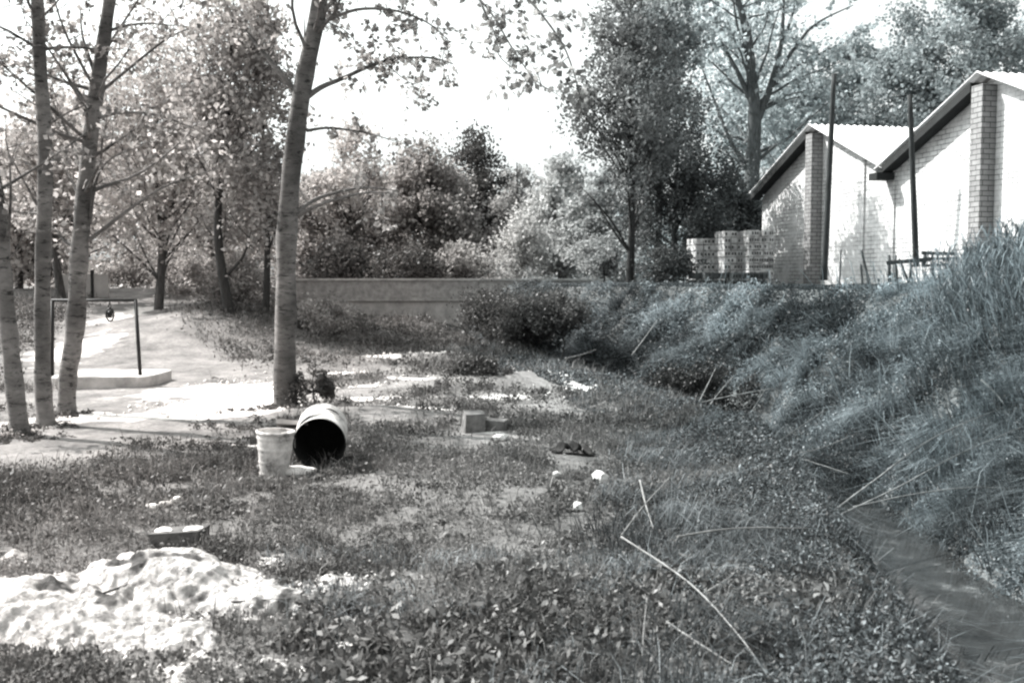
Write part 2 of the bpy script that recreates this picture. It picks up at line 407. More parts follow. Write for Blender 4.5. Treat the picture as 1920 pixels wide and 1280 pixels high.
def join(parts):
    Vs, Fs, vs_ = [], [], []; o = 0
    for V, Fq, val, k in parts:
        Vs.append(V); Fs.append(Fq + o); vs_.append(np.repeat(val, k)); o += len(V)
    return np.concatenate(Vs), np.concatenate(Fs), np.concatenate(vs_)

# ---------------------------------------------------------------- ground and stream
def axis(lo, hi, a, b, fine, grow=1.25):
    m = list(np.arange(a, b, fine)); s = fine; x = m[-1]
    while x < hi: s *= grow; x += s; m.append(x)
    s = fine; x = m[0]; l = []
    while x > lo: s *= grow; x -= s; l.append(x)
    return np.array(l[::-1] + m)
gx = axis(-900, 900, -16, 14, .11); gy = axis(-60, 1500, 3, 38, .11)
X, Y = np.meshgrid(gx, gy); Z = H(X.ravel(), Y.ravel()); B, C = masks(X.ravel(), Y.ravel())
nx, ny = len(gx), len(gy); ii = (np.arange(ny - 1)[:, None] * nx + np.arange(nx - 1)[None, :]).ravel()
g = mesh_np('ground', np.stack([X.ravel(), Y.ravel(), Z], 1), np.stack([ii, ii + 1, ii + nx + 1, ii + nx], 1), M['ground'], attrs={'bare': B, 'chalk': C}, smooth=True)
tag(g, kind='structure')
mb = MB(); ys = np.arange(-2, 27, .5)
xs_ = np.linspace(-.95, .95, 9)
V = []; Fq = []
for i, yy in enumerate(ys):
    for j, xx in enumerate(xs_):
        V.append((hx(XC, yy) + xx * (1.15 if yy < 12 else .8) - .1, yy, -.80 if yy < 14 else -.80 + (yy - 14) * .01))
for i in range(len(ys) - 1):
    for j in range(8): a = i * 9 + j; Fq.append((a, a + 1, a + 10, a + 9))
tag(mesh_np('water', V, Fq, M['water'], smooth=True), kind='structure')

# ---------------------------------------------------------------- trees
def wander(p, d, length, n, curl=.12, up=.04):
    p = Vector(p); d = Vector(d).normalized(); pts = [p.copy()]
    for i in range(n):
        d = (d + Vector((random.gauss(0, curl), random.gauss(0, curl), random.gauss(0, curl) + up))).normalized()
        p = p + d * (length / n); pts.append(p.copy())
    return pts
def spline(pts, n=5):
    pts = [Vector(p) for p in pts]; out = []
    for i in range(len(pts) - 1):
        p0, p1, p2, p3 = pts[max(i - 1, 0)], pts[i], pts[i + 1], pts[min(i + 2, len(pts) - 1)]
        for k in range(n):
            t = k / n
            out.append(.5 * ((2 * p1) + (p2 - p0) * t + (2 * p0 - 5 * p1 + 4 * p2 - p3) * t * t + (3 * p1 - p0 - 3 * p2 + p3) * t ** 3))
    out.append(pts[-1]); return out
def twigs(mb, pts, r0, spacing, length, leafpts, per, spread=.05, droop=-.02, start=.15, sub=True):
    tot = 0; acc = 0
    L = sum((b - a).length for a, b in zip(pts, pts[1:])); pos = 0
    for a, b in zip(pts, pts[1:]):
        seg = (b - a).length; d = (b - a).normalized() if seg > 0 else Vector((0, 0, 1)); acc += seg; pos += seg
        while acc > spacing:
            acc -= spacing
            if pos / L < start: continue
            side = Vector((random.gauss(0, 1), random.gauss(0, 1), random.gauss(.1, .8))).normalized()
            dd = (d * random.uniform(.3, .9) + side).normalized(); ln = length * random.uniform(.5, 1.2)
            tw = wander(a.lerp(b, random.random()), dd, ln, 4, .18, droop)
            mb.tube(tw, [r0, r0 * .8, r0 * .6, r0 * .4, r0 * .25], 3, False)
            for i in range(1, 5):
                for k in range(per): leafpts.append(tw[i - 1].lerp(tw[i], random.random()) + Vector((random.gauss(0, spread), random.gauss(0, spread), random.gauss(0, spread))))
            if sub:
                for q in range(2):
                    side = Vector((random.gauss(0, 1), random.gauss(0, 1), random.gauss(0, .7))).normalized()
                    t2 = wander(tw[random.randint(1, 3)], (dd * .5 + side), ln * .55, 3, .2, droop)
                    mb.tube(t2, [r0 * .5, r0 * .4, r0 * .3, r0 * .2], 3, False)
                    for i in range(1, 4):
                        for k in range(per): leafpts.append(t2[i - 1].lerp(t2[i], random.random()) + Vector((random.gauss(0, spread), random.gauss(0, spread), random.gauss(0, spread))))
def poplar(name, label, base, trunk, rad, limbs, auto, leaf=.075, per=3, group='pale barked trees beside the path', bark='bark', tw=(.30, .75), leafmat='leaf_near'):
    root = empty(name, base); tag(root, label, 'tree', group)
    mb = MB(); tp = spline(trunk, 5); n = len(tp)
    rr = [np.interp(i / (n - 1) * (len(rad) - 1), range(len(rad)), rad) for i in range(n)]
    rr[0] *= 1.45; rr[1] *= 1.08
    rr = [q_ * (1 + .05 * math.sin(i * 1.9 + base.x)) for i, q_ in enumerate(rr)]
    mb.tube(tp, rr, 16, True, rough=.07)
    lp = []; pts_all = []
    for L_ in limbs:
        pts, r0 = L_[0], L_[1]; den = L_[2] if len(L_) > 2 else 1.0
        sp = spline(pts, 5); m = len(sp); mb.tube(sp, [r0 * (1 - .8 * i / (m - 1)) for i in range(m)], 7, False)
        twigs(mb, sp, .008, tw[0] / den, tw[1], lp, per, start=.22)
    z0, z1, cnt, ln = auto
    for i in range(cnt):
        t = random.uniform(z0, z1); k = min(int(t * (n - 1)), n - 1); p = tp[k]; a = random.uniform(0, 2 * math.pi)
        d = Vector((math.cos(a), math.sin(a), random.uniform(.25, .9)))
        l_ = ln * random.uniform(.6, 1.15) * (1.25 - .5 * t); sp = wander(p, d, l_, 7, .10, .02)
        r0 = rr[k] * .28; mb.tube(sp, [r0 * (1 - .85 * q / 7) for q in range(8)], 6, False)
        twigs(mb, sp, .008, tw[0], tw[1], lp, per, start=.25)
    mb.build('trunk', M[bark], root)
    c = np.array([tuple(p) for p in lp])
    tz = np.array([p.z for p in tp]); tx = np.interp(c[:, 2], tz, [p.x for p in tp]); ty = np.interp(c[:, 2], tz, [p.y for p in tp])
    c = c[~((c[:, 1] < ty + .1) & (np.abs(c[:, 0] - tx) < .9) & (rng.random(len(c)) < .9))]; nl = len(c)
    V, Fq = leaves(c, leaf * (.7 + .7 * rng.random(nl)), leaf * (.6 + .5 * rng.random(nl)), up=-.25)
    mesh_np('crown', V, Fq, M[leafmat], root, attrs={'v': np.repeat(rng.random(nl) ** 1.5, 4)})
    return root

def base_at(px, py, y):
    p = P(px, py, y); return Vector((p.x, p.y, Hs(p.x, p.y) - .05))
D4 = 15.4
b4 = base_at(534, 750, D4)
def Q(px, py, y, dy=0): return P(px, py, y + dy)
poplar('poplar_tree', 'thick pale trunked tree in the middle of the left half, bush at its foot', b4,
       [b4, Q(535, 640, D4), Q(540, 400, D4), Q(565, 180, D4), Q(600, 0, D4), Q(625, -200, D4), Q(650, -500, D4), Q(660, -800, D4)],
       [.185, .165, .15, .135, .115, .095, .06, .03],
       [([Q(566, 190, D4), Q(600, 165, D4, .05), Q(640, 148, D4, .2), Q(720, 115, D4, .6), Q(800, 108, D4, 1.0), Q(850, 120, D4, 1.3)], .05, 1.5),
        ([Q(556, 175, D4), Q(520, 130, D4, .1), Q(470, 70, D4, .5), Q(430, 20, D4, .9), Q(390, -60, D4, 1.2)], .05, .7),
        ([Q(610, 40, D4), Q(670, 18, D4, -.2), Q(740, 20, D4, -.4), Q(800, 42, D4, -.5), Q(840, 75, D4, -.5)], .03),
        ([Q(606, 30, D4), Q(625, 0, D4, -.2), Q(680, -50, D4, -.8), Q(800, -60, D4, -1.5), Q(900, 0, D4, -2.2), Q(960, 90, D4, -2.6), Q(1000, 150, D4, -2.8)], .03, .62),
        ([Q(800, -60, D4, -1.5), Q(940, -40, D4, -2.3), Q(1040, 60, D4, -2.8), Q(1080, 150, D4, -3.0), Q(1090, 220, D4, -3.0)], .022, .62),
        ([Q(900, 0, D4, -2.2), Q(930, 70, D4, -2.3), Q(940, 110, D4, -2.3), Q(1010, 160, D4, -2.6), Q(1060, 175, D4, -2.9)], .012, .8),
        ([Q(720, 115, D4, .6), Q(760, 150, D4, .9), Q(800, 165, D4, 1.0)], .012, 1.3),
        ([Q(610, 40, D4), Q(650, 60, D4, .3), Q(680, 95, D4, .6)], .012, 1.2),
        ([Q(553, 400, D4), Q(600, 370, D4, .2), Q(680, 352, D4, .5), Q(745, 358, D4, .8)], .04, .5),
        ([Q(555, 405, D4), Q(610, 380, D4, -.2), Q(680, 362, D4, -.3), Q(730, 362, D4, -.4)], .035, .35),
        ([Q(575, 245, D4), Q(620, 240, D4, .2), Q(690, 250, D4, .6), Q(740, 265, D4, .9)], .028, .8),
        ([Q(570, 110, D4), Q(571, 60, D4), Q(572, 25, D4)], .02, .3)],
       (.50, .98, 24, 2.4), leaf=.095, per=3, tw=(.26, .65))
D3 = 14.7; b3 = base_at(124, 772, D3)
poplar('poplar_tree', 'leaning tree with a swollen knot low on its trunk, before the well slab', b3,
       [b3, Q(128, 700, D3), Q(140, 620, D3), Q(150, 460, D3), Q(165, 300, D3), Q(185, 140, D3), Q(205, 0, D3), Q(225, -200, D3), Q(240, -500, D3)],
       [.13, .125, .135, .125, .11, .10, .085, .06, .02],
       [([Q(160, 455, D3), Q(200, 425, D3, -.1), Q(260, 380, D3, -.2), Q(320, 345, D3, -.2), Q(410, 315, D3, .2)], .035, .6),
        ([Q(150, 470, D3), Q(120, 450, D3, .2), Q(95, 420, D3, .4), Q(60, 350, D3, .6)], .035, .8),
        ([Q(168, 420, D3), Q(180, 340, D3, -.2), Q(205, 300, D3, -.4), Q(260, 275, D3, -.6)], .03, .8),
        ([Q(178, 225, D3), Q(220, 212, D3, .2), Q(290, 215, D3, .5), Q(360, 240, D3, .9), Q(410, 270, D3, 1.2)], .03),
        ([Q(180, 180, D3), Q(240, 130, D3, .2), Q(310, 75, D3, .5), Q(350, 55, D3, .7)], .03, .8),
        ([Q(170, 200, D3), Q(130, 150, D3, .2), Q(100, 90, D3, .6), Q(60, 60, D3, .8)], .03, .8),
        ([Q(168, 215, D3), Q(140, 170, D3, -.4), Q(110, 140, D3, -.9)], .025, .8),
        ([Q(175, 130, D3), Q(155, 70, D3, .2), Q(150, 10, D3, .5)], .03, .8),
        ([Q(145, 360, D3), Q(125, 320, D3, .2), Q(105, 280, D3, .4)], .025)],
       (.45, .95, 24, 2.2), leaf=.09, per=2, tw=(.26, .65))
D2 = 13.6; b2 = base_at(86, 792, D2)
poplar('poplar_tree', 'slender upright tree, second from the left edge, left of the well frame', b2,
       [b2, Q(80, 700, D2), Q(80, 500, D2), Q(85, 300, D2), Q(75, 120, D2), Q(70, 0, D2), Q(65, -250, D2), Q(60, -500, D2)],
       [.12, .105, .10, .095, .085, .08, .05, .02],
       [([Q(88, 235, D2), Q(130, 210, D2, -.1), Q(165, 195, D2, -.2)], .02, .6),
        ([Q(70, 385, D2), Q(45, 340, D2, -.1), Q(15, 285, D2, -.3)], .022, .8),
        ([Q(76, 400, D2), Q(40, 398, D2, .3), Q(5, 392, D2, .4)], .018, .8),
        ([Q(80, 140, D2), Q(40, 120, D2, .4), Q(0, 130, D2, .8)], .02, 1.0),
        ([Q(72, 40, D2), Q(110, 0, D2, -.4), Q(140, -40, D2, -.6)], .02, 1.0)],
       (.5, .95, 12, 1.7), leaf=.09, per=2, tw=(.28, .65))
D1 = 12.6; b1 = base_at(38, 820, D1)
poplar('poplar_tree', 'tree at the left edge whose trunk leans out of the picture', b1,
       [b1, Q(25, 700, D1), Q(8, 540, D1), Q(0, 420, D1), Q(-25, 250, D1), Q(-60, 0, D1), Q(-110, -300, D1)],
       [.115, .11, .105, .09, .08, .07, .02],
       [([Q(5, 500, D1), Q(30, 470, D1, -.1), Q(48, 430, D1, -.2)], .015, .5)],
       (.45, .95, 10, 1.8), leaf=.09, per=2, tw=(.28, .65))

def crown_tree(name, label, px, top, bot, hw, y, nleaf, leaf, mat, cat='tree', group=None, trunk_r=.16, shape=1.0, sparse=.5, clusters=70, cs=.16, lean=0, bark='path_bark', ground=None, limbs=30, depthr=None, vpow=1.5):
    """tapered trunk, limbs that reach leaf clumps, and a crown of leaf clumps with gaps"""
    c0 = P(px, (top + bot) / 2, y); hh = (P(px, top, y).z - P(px, bot, y).z) / 2; rx = hw * y / F; ry = depthr or rx
    gz = (Hs(c0.x, y) if ground is None else ground) - .08
    base = Vector((c0.x + lean, y, gz)); root = empty(name, base); tag(root, label, cat, group)
    u = unit(clusters) * (rng.random(clusters) ** (1 / 2.2))[:, None]
    kz = u[:, 2]
    taper = np.where(kz > 0, 1 - kz * (1 - 1 / (1 + shape)), 1.0) if shape > 0 else 1
    cl = np.stack([c0.x + u[:, 0] * rx * taper, y + u[:, 1] * ry * taper, c0.z + kz * hh], 1)
    rc = cs * (rx + hh) * .5 * (.5 + rng.random(clusters))
    mb = MB()
    topz = c0.z + hh * .75
    tp = spline([base, base.lerp(Vector((c0.x, y, c0.z - hh * .2)), .5) + Vector((random.gauss(0, .1), random.gauss(0, .1), 0)), Vector((c0.x, y, c0.z - hh * .1)), Vector((c0.x + random.gauss(0, .2), y, topz))], 4)
    n = len(tp); tr = [trunk_r * (1 - .85 * i / (n - 1)) for i in range(n)]; mb.tube(tp, tr, 8, False)
    idx = rng.permutation(clusters)[:limbs]
    for k in idx:
        tgt = Vector(cl[k]); zz = max(gz + .5 * (c0.z - hh - gz) + .3, tgt.z - (abs(tgt.x - c0.x) + abs(tgt.y - y)) * .9 - .3)
        q = min(range(n), key=lambda i: abs(tp[i].z - zz)); s = tp[q]
        m_ = s.lerp(tgt, .5) + Vector((random.gauss(0, .1), random.gauss(0, .1), random.gauss(-.05, .12))) * (tgt - s).length * .5
        sp = spline([s, m_, tgt], 3); r0 = max(tr[q] * .4, .012); mm = len(sp)
        mb.tube(sp, [r0 * (1 - .8 * i / (mm - 1)) for i in range(mm)], 4, False)
        for w_ in range(5):
            dd = (tgt - s).normalized() * .6 + Vector((random.gauss(0, 1), random.gauss(0, 1), random.gauss(.3, .8))) * .6
            tw_ = wander(sp[random.randint(2, mm - 1)], dd, (rx + hh) * random.uniform(.12, .3), 4, .15, .03)
            mb.tube(tw_, [max(r0 * .22, .007)] * 4 + [.004], 3, False)
    mb.build('trunk', M[bark], root)
    per = rc ** 2 / np.sum(rc ** 2) * nleaf; cc = rng.choice(clusters, nleaf, p=per / nleaf)
    off = rng.normal(size=(nleaf, 3)) * (.62 if sparse == .5 else .5) * rc[cc][:, None] * np.array([1.15, 1.15, .85])
    c = cl[cc] + off
    nn = vnoise(c[:, 0] * 1.7 + 9, c[:, 2] * 1.7 + c[:, 1])
    nn = .6 * nn + .4 * vnoise(c[:, 0] * 4.1 + 3, c[:, 2] * 4.1 + c[:, 1] * 2); keep = nn > .34; c = c[keep]; cc = cc[keep]; nl = len(c)
    c = c[:nl]
    V, Fq = leaves(c, leaf * (.6 + .9 * rng.random(nl)), leaf * (.5 + .5 * rng.random(nl)), up=-.1)
    cv = rng.random(clusters)
    v = np.clip(.65 * rng.random(nl) ** vpow + .35 * cv[cc], 0, 1)
    mesh_np('crown', V, Fq, M[mat], root, attrs={'v': np.repeat(v, 4)})
    return root

GB = 'trees of the wood behind the bridge and sheds'
GS = 'bushes along the bridge'
T = crown_tree
T('broadleaf_tree', 'pale leafy tree at the left edge behind the slender trunks', 30, 235, 520, 125, 37, 20000, .18, 'leaf_pale', group=GB, cs=.24)
T('broadleaf_tree', 'tall rounded tree rising between the leaning knotted trunk and the sky gap, above the well', 290, 50, 500, 140, 31, 15000, .15, 'leaf_pale', group=GB, clusters=150, cs=.24)
T('broadleaf_tree', 'low leafy tree behind the grey metal gate', 165, 230, 455, 110, 50, 18000, .19, 'leaf_mid', group=GB, cs=.24)
T('thin_tree', 'thin dark stemmed tree with loose foliage, on the bank left of the thick pale trunk', 424, -60, 480, 105, 27.5, 10000, .14, 'leaf_mid', group=GB, bark='pole', trunk_r=.16, clusters=70, cs=.19, shape=.5, limbs=26)
T('thin_tree', 'thin open tree standing just left of the thick pale trunk', 492, -40, 470, 72, 28.5, 6000, .14, 'leaf_mid', group=GB, bark='pole', trunk_r=.12, clusters=45, cs=.13, limbs=24)
T('broadleaf_tree', 'mid grey tree filling the space between the thin trees, behind them', 400, 215, 535, 145, 40, 20000, .18, 'leaf_pale', group=GB, clusters=90, cs=.24)
T('broadleaf_tree', 'loose pale tree right of the thick pale trunk', 655, 215, 500, 80, 41, 7000, .16, 'leaf_pale', group=GB, clusters=60, cs=.15, limbs=26)
T('broadleaf_tree', 'low grey tree behind the left end of the bridge parapet', 620, 310, 530, 110, 44, 20000, .19, 'leaf_near', group=GB, clusters=70)
T('broadleaf_tree', 'dark rounded tree above the middle of the bridge', 800, 262, 530, 105, 43, 24000, .17, 'leaf_near', group=GB, clusters=100, cs=.17)
T('broadleaf_tree', 'darkest peaked tree above the bridge, right of the rounded one', 895, 228, 520, 72, 46, 12000, .15, 'leaf_dark', group=GB, clusters=80, cs=.17)
T('broadleaf_tree', 'small tree with a ragged top beside the gap of open sky', 970, 275, 520, 48, 44, 4500, .14, 'leaf_near', group=GB, clusters=45)
T('broadleaf_tree', 'bushy pale tree between the sky gap and the feathery dark tree', 1050, 300, 525, 85, 42, 16000, .17, 'leaf_pale', group=GB, clusters=80)
T('broadleaf_tree', 'pale low tree behind the stem of the feathery dark tree', 1130, 320, 525, 85, 38, 14000, .15, 'leaf_mid', group=GB, clusters=70)
T('feathery_tree', 'tall feathery tree with a straight dark stem, on the bank top', 1183, -60, 450, 122, 30, 15000, .12, 'leaf_feather', group=GB, trunk_r=.13, shape=1.4, clusters=110, cs=.12, limbs=46, bark='iron')
T('drooping_tree', 'dense dark drooping tree left of the sheds', 1268, 165, 530, 118, 33, 38000, .10, 'leaf_dark', group=GB, clusters=120, cs=.17, trunk_r=.15, vpow=1)
T('broadleaf_tree', 'upright leafy tree rising above the dense drooping one', 1235, -80, 260, 80, 38, 12000, .16, 'leaf_near', group=GB, clusters=60)
T('broadleaf_tree', 'dark tree behind the stacked bricks', 1385, 330, 525, 75, 37, 14000, .13, 'leaf_dark', group=GB, clusters=70)
T('broadleaf_tree', 'pale tree between the big forked tree and the sheds', 1490, 100, 440, 100, 47, 11000, .18, 'leaf_pale', group=GB, clusters=70, cs=.14)
T('broadleaf_tree', 'pale tree showing above the first shed roof', 1590, 60, 380, 100, 52, 14000, .2, 'leaf_mid', group=GB, clusters=80, cs=.14)
T('broadleaf_tree', 'grey tree above the valley between the two gables', 1700, 25, 380, 105, 46, 19000, .18, 'leaf_near', group=GB, clusters=90, cs=.14)
T('broadleaf_tree', 'tall dark tree behind the taller gable at the right', 1820, -40, 330, 120, 43, 22000, .17, 'leaf_near', group=GB, clusters=95, cs=.14)
T('broadleaf_tree', 'tree at the right edge above the gable roof', 1960, 0, 330, 110, 45, 12000, .17, 'leaf_near', group=GB, clusters=80)
T('broadleaf_tree', 'pale sparse tree seen through the limbs of the big forked tree', 1400, -60, 400, 135, 53, 15000, .2, 'leaf_pale', group=GB, clusters=110, cs=.16)
T('broadleaf_tree', 'leafy tree filling the left edge behind the slender trunks, below the sky gap', 110, 150, 480, 90, 33, 9000, .15, 'leaf_pale', group=GB, clusters=80, cs=.22)
# big bare-limbed tree: its fork is modelled limb by limb
D8 = 44; b8 = base_at(1412, 500, D8); b8.z = Hs(b8.x, D8) - .1
poplar('forked_tree', 'big forked tree with bare thick limbs, above the brick stacks', b8,
       [b8, Q(1413, 420, D8), Q(1410, 330, D8), Q(1415, 230, D8), Q(1410, 150, D8), Q(1400, 60, D8), Q(1370, -40, D8)], [.42, .38, .33, .28, .24, .18, .08],
       [([Q(1408, 190, D8), Q(1380, 130, D8), Q(1345, 75, D8, .5), Q(1290, 30, D8, 1)], .14, .5),
        ([Q(1414, 240, D8), Q(1445, 160, D8), Q(1465, 80, D8, -.5), Q(1470, -30, D8, -.5)], .2, .5),
        ([Q(1445, 160, D8), Q(1490, 90, D8), Q(1530, 45, D8, .5), Q(1600, 10, D8, 1)], .11, .6),
        ([Q(1440, 170, D8), Q(1500, 120, D8), Q(1560, 90, D8, .5), Q(1620, 60, D8, 1)], .08, .6),
        ([Q(1405, 120, D8), Q(1385, 60, D8), Q(1370, -30, D8, .5)], .1, .5),
        ([Q(1455, 110, D8), Q(1485, 30, D8), Q(1500, -50, D8, .5)], .1, .5),
        ([Q(1410, 330, D8), Q(1370, 265, D8), Q(1340, 190, D8, .5), Q(1310, 110, D8, 1)], .12, .6),
        ([Q(1412, 400, D8), Q(1450, 350, D8), Q(1480, 300, D8, .5)], .1, .8)],
       (.35, .98, 22, 4.5), leaf=.2, per=4, group=GB, bark='path_bark', tw=(.5, 1.5), leafmat='leaf_pale')
# bushes
def bush(name, label, px, top, bot, hw, y, n, leaf, mat, **kw):
    return crown_tree(name, label, px, top, bot, hw, y, n, leaf, mat, cat='bush', trunk_r=.03, shape=.3, clusters=kw.pop('clusters', 40), cs=.28, limbs=14, **kw)
bush('bush', 'pale upright shrub behind the bridge parapet', 975, 395, 535, 52, 35.5, 5500, .11, 'leaf_pale', group=GS)
bush('bush', 'dark ivy mound swallowing the right end of the bridge', 930, 540, 648, 70, 28.5, 10000, .08, 'leaf_dark', clusters=60, depthr=1.6, vpow=1)
bush('bush', 'dark trailing bush at the top of the bank beside the ivy mound', 1045, 550, 615, 60, 25.6, 9000, .08, 'leaf_dark', clusters=50, depthr=1.3)
bush('bush', 'small dark bush against the right side of the thick pale trunk', 588, 690, 770, 48, 15.6, 5000, .05, 'leaf_dark', clusters=34)
bush('bush', 'grey shrub behind the bridge, right of the thick pale trunk', 640, 445, 535, 75, 36, 4500, .12, 'leaf_dark', group=GS)
bush('bush', 'grassy looking shrub behind the middle of the bridge', 760, 465, 535, 75, 35.6, 4500, .12, 'leaf_dark', group=GS)
bush('bush', 'dull shrub behind the bridge, left of the pale upright one', 870, 450, 535, 60, 36.2, 4500, .12, 'leaf_near', group=GS)
bush('bush', 'shrub at the foot of the feathery tree stem', 1130, 440, 530, 70, 31.5, 5500, .10, 'leaf_near', group=GS)
bush('bush', 'low dark shrub under the drooping tree', 1260, 450, 535, 60, 29, 5000, .08, 'leaf_dark', group=GS)
bush('bush', 'dark scrub on the slope left of the bridge end', 610, 560, 635, 60, 27.5, 5000, .08, 'leaf_near', depthr=1.0)
bush('bush', 'scrub around the feet of the two thin trees', 455, 480, 600, 65, 31.5, 7000, .10, 'leaf_near')
bush('bush', 'pale scrub on the slope above the path', 340, 470, 560, 70, 35, 5500, .11, 'leaf_mid')
bush('bush', 'leafy scrub right of the grey gate', 250, 460, 545, 50, 39, 3500, .12, 'leaf_near')
bush('bush', 'dark weeds at the foot of the leftmost tree', 30, 805, 850, 45, 12.6, 2500, .04, 'leaf_near')
bush('bush', 'dark leafy clump left of the broken block', 55, 965, 1030, 60, 7.9, 3800, .03, 'leaf_dark')
bush('bush', 'added black leaves painting the shade in the hollow under the overhanging bank', 1325, 690, 775, 115, 18.8, 18000, .05, 'leaf_shade', clusters=60, depthr=.8, vpow=4)  # leaves added to darken the hollow, its shade is in their colour
bush('bush', 'dark brambles spilling from the bank beside the ivy mound', 990, 560, 650, 62, 26.3, 7000, .08, 'leaf_dark', clusters=40, depthr=1.0)
bush('bush', 'dark patch of brambles on the chalky mound', 900, 672, 712, 62, 17.8, 5000, .05, 'leaf_dark', clusters=40, depthr=.4)
# far wood behind everything
n = 60000; x = rng.uniform(-60, 70, n); y = rng.uniform(58, 75, n); top = 2 + 6 * fbm(x * .15 + 4, x * 0 + 2) + 2
z = 1.5 + (top - 1.5) * rng.random(n) ** .8
V, Fq = leaves(np.stack([x, y, z], 1), .35 * (.6 + rng.random(n)), .3 * (.6 + rng.random(n)))
tag(mesh_np('far_wood', V, Fq, M['leaf_near'], attrs={'v': np.repeat(rng.random(n), 4)}), 'far wood closing the view behind the trees', 'wood', kind='stuff')

# ---------------------------------------------------------------- ground cover
def pile_h(X, Y):
    def lobe(cx, cy, rx, ry, h): return h * np.maximum(-.15, 1 - (((X - cx) / rx) ** 2 + ((Y - cy) / ry) ** 2) ** .75)
    X = X + .25 * (fbm(X * 1.8 + 3, Y * 1.8) - .5); Y = Y + .30 * (fbm(X * 2.1 + 8, Y * 2.1 + 5) - .5)
    hh = np.maximum(lobe(-2.2, 6.15, .72, .60, .29), lobe(-2.85, 5.72, 1.0, .64, .24)); hh = np.maximum(hh, lobe(-3.7, 5.75, 1.1, .66, .20))
    hh = np.maximum(hh, lobe(-1.75, 5.9, .46, .24, .11)); hh = np.maximum(hh, lobe(-2.15, 5.42, .62, .22, .09))
    hh = hh + (fbm(X * 2.2, Y * 2.2) - .5) * .15 + (fbm(X * 7, Y * 7) - .5) * .11 + (fbm(X * 19, Y * 19, 2) - .5) * .035
    return hh - .02
def scatter(n, x0, x1, y0, y1, keep=None):
    x = rng.uniform(x0, x1, n); y = rng.uniform(y0, y1, n)
    k = np.abs(x) < y * .56 + .8
    x, y = x[k], y[k]
    if keep is not None:
        k = keep(x, y); x, y = x[k], y[k]
    return x, y
EXC = [(G(a_, b_).x, G(a_, b_).y, r_) for a_, b_, r_ in ((1045, 858, .26), (1075, 862, .28), (1105, 862, .26), (1075, 880, .26), (285, 962, .09), (308, 957, .09), (332, 952, .10), (549, 893, .22), (525, 900, .12), (300, 1040, .14), (345, 1040, .14), (888, 818, .2), (1125, 922, .12), (1084, 976, .08), (1043, 908, .08), (940, 832, .16))]
def meadow_keep(th):
    def f(x, y):
        ok = np.ones(len(x), bool)
        for ex, ey, er in EXC: ok &= ((x - ex) ** 2 + ((y - ey) / 1.3) ** 2 > er * er) | (rng.random(len(x)) < .15)
        return ok & f0(x, y)
    def f0(x, y):
        b, c = masks(x, y); q = b * 1.9 + c * 1.7
        return (x < hx(XC, y) - .3) & (rng.random(len(x)) > q * th) & ((pile_h(x, y) < -.0) | (rng.random(len(x)) < .035 + .12 * ((fbm(x * 3 + 2, y * 3 + 7) > .58) & (y < 5.8))))
    return f
parts = []
for (n, y0, y1, ls, hh) in ((110000, 4.2, 8, .032, .07), (120000, 8, 13, .042, .08), (120000, 13, 20, .055, .09), (100000, 20, 34, .08, .12)):
    x, y = scatter(int(n * 1.35), -y1 * .58 - 1, 4.4, y0, y1, meadow_keep(1.0))
    nn = fbm(x * 1.3 + 7, y * 1.3 + 2); n2 = fbm(x * 5, y * 5, 3)
    k = rng.random(len(x)) < .16 + 2.0 * np.clip(nn - .33, 0, 1) + .8 * np.clip(n2 - .45, 0, 1); x, y, nn, n2 = x[k], y[k], nn[k], n2[k]
    h = hh * (.15 + 2.6 * np.clip(nn - .35, 0, .4) + 1.6 * np.clip(n2 - .4, 0, .4)) * rng.random(len(x)) ** .7
    c = np.stack([x, y, H(x, y) + h * 1.0 + .004], 1); m = len(x)
    V, Fq = leaves(c, ls * (.6 + .8 * rng.random(m)), ls * (.35 + .4 * rng.random(m)), up=.15)
    tone = np.clip(.30 + 1.5 * (fbm(x * .9 + 31, y * .9) - .45) + .8 * (fbm(x * 4, y * 4 + 3) - .5), 0, 1)
    parts.append((V, Fq, np.clip(tone * 1.0 * (.55 + .45 * rng.random(m)) + .45 * (rng.random(m) ** 5) - .06, 0, 1), 4))
    bl = m // 5; x2, y2 = x[:bl] + rng.normal(0, .03, bl), y[:bl]
    V, Fq = blades(np.stack([x2, y2, H(x2, y2)], 1), ls * 4 * (.5 + rng.random(bl)), ls * .16, .6, None)
    parts.append((V, Fq, rng.random(bl) ** 1.6 * .9, 6))
def clumps(cx, cy, r, per, ls, hscale=.8):
    n = len(cx); idx = np.repeat(np.arange(n), per); u = unit(len(idx)) * (rng.random(len(idx)) ** .45)[:, None]; u[:, 2] = np.abs(u[:, 2])
    x = cx[idx] + u[:, 0] * r[idx]; y = cy[idx] + u[:, 1] * r[idx]
    z = H(cx, cy)[idx] * .35 + H(x, y) * .65 + u[:, 2] * r[idx] * hscale - .03
    return np.stack([x, y, z], 1), idx
mk = meadow_keep(1.6)
for (n, y0, y1, per, ls, rr_) in ((420, 4.4, 8, 60, .040, .085), (600, 8, 13, 50, .048, .11), (700, 13, 20, 40, .065, .15), (500, 20, 33, 40, .09, .24)):
    x, y = scatter(n * 4, -y1 * .58 - 1, 3.6, y0, y1, lambda x, y: mk(x, y) & (fbm(x * .8 + 70, y * .8) > .42)); x, y = x[:n], y[:n]
    r = rr_ * (.4 + 1.8 * rng.random(len(x)) ** 2); c, idx = clumps(x, y, r, per, ls, .75); m = len(c)
    V, Fq = leaves(c, ls * (.6 + .8 * rng.random(m)), ls * (.5 + .4 * rng.random(m)), up=.1)
    tone = rng.random(len(x)); parts.append((V, Fq, np.clip(tone[idx] * .8 * rng.random(m) + .25 * rng.random(m) ** 3, 0, 1), 4))
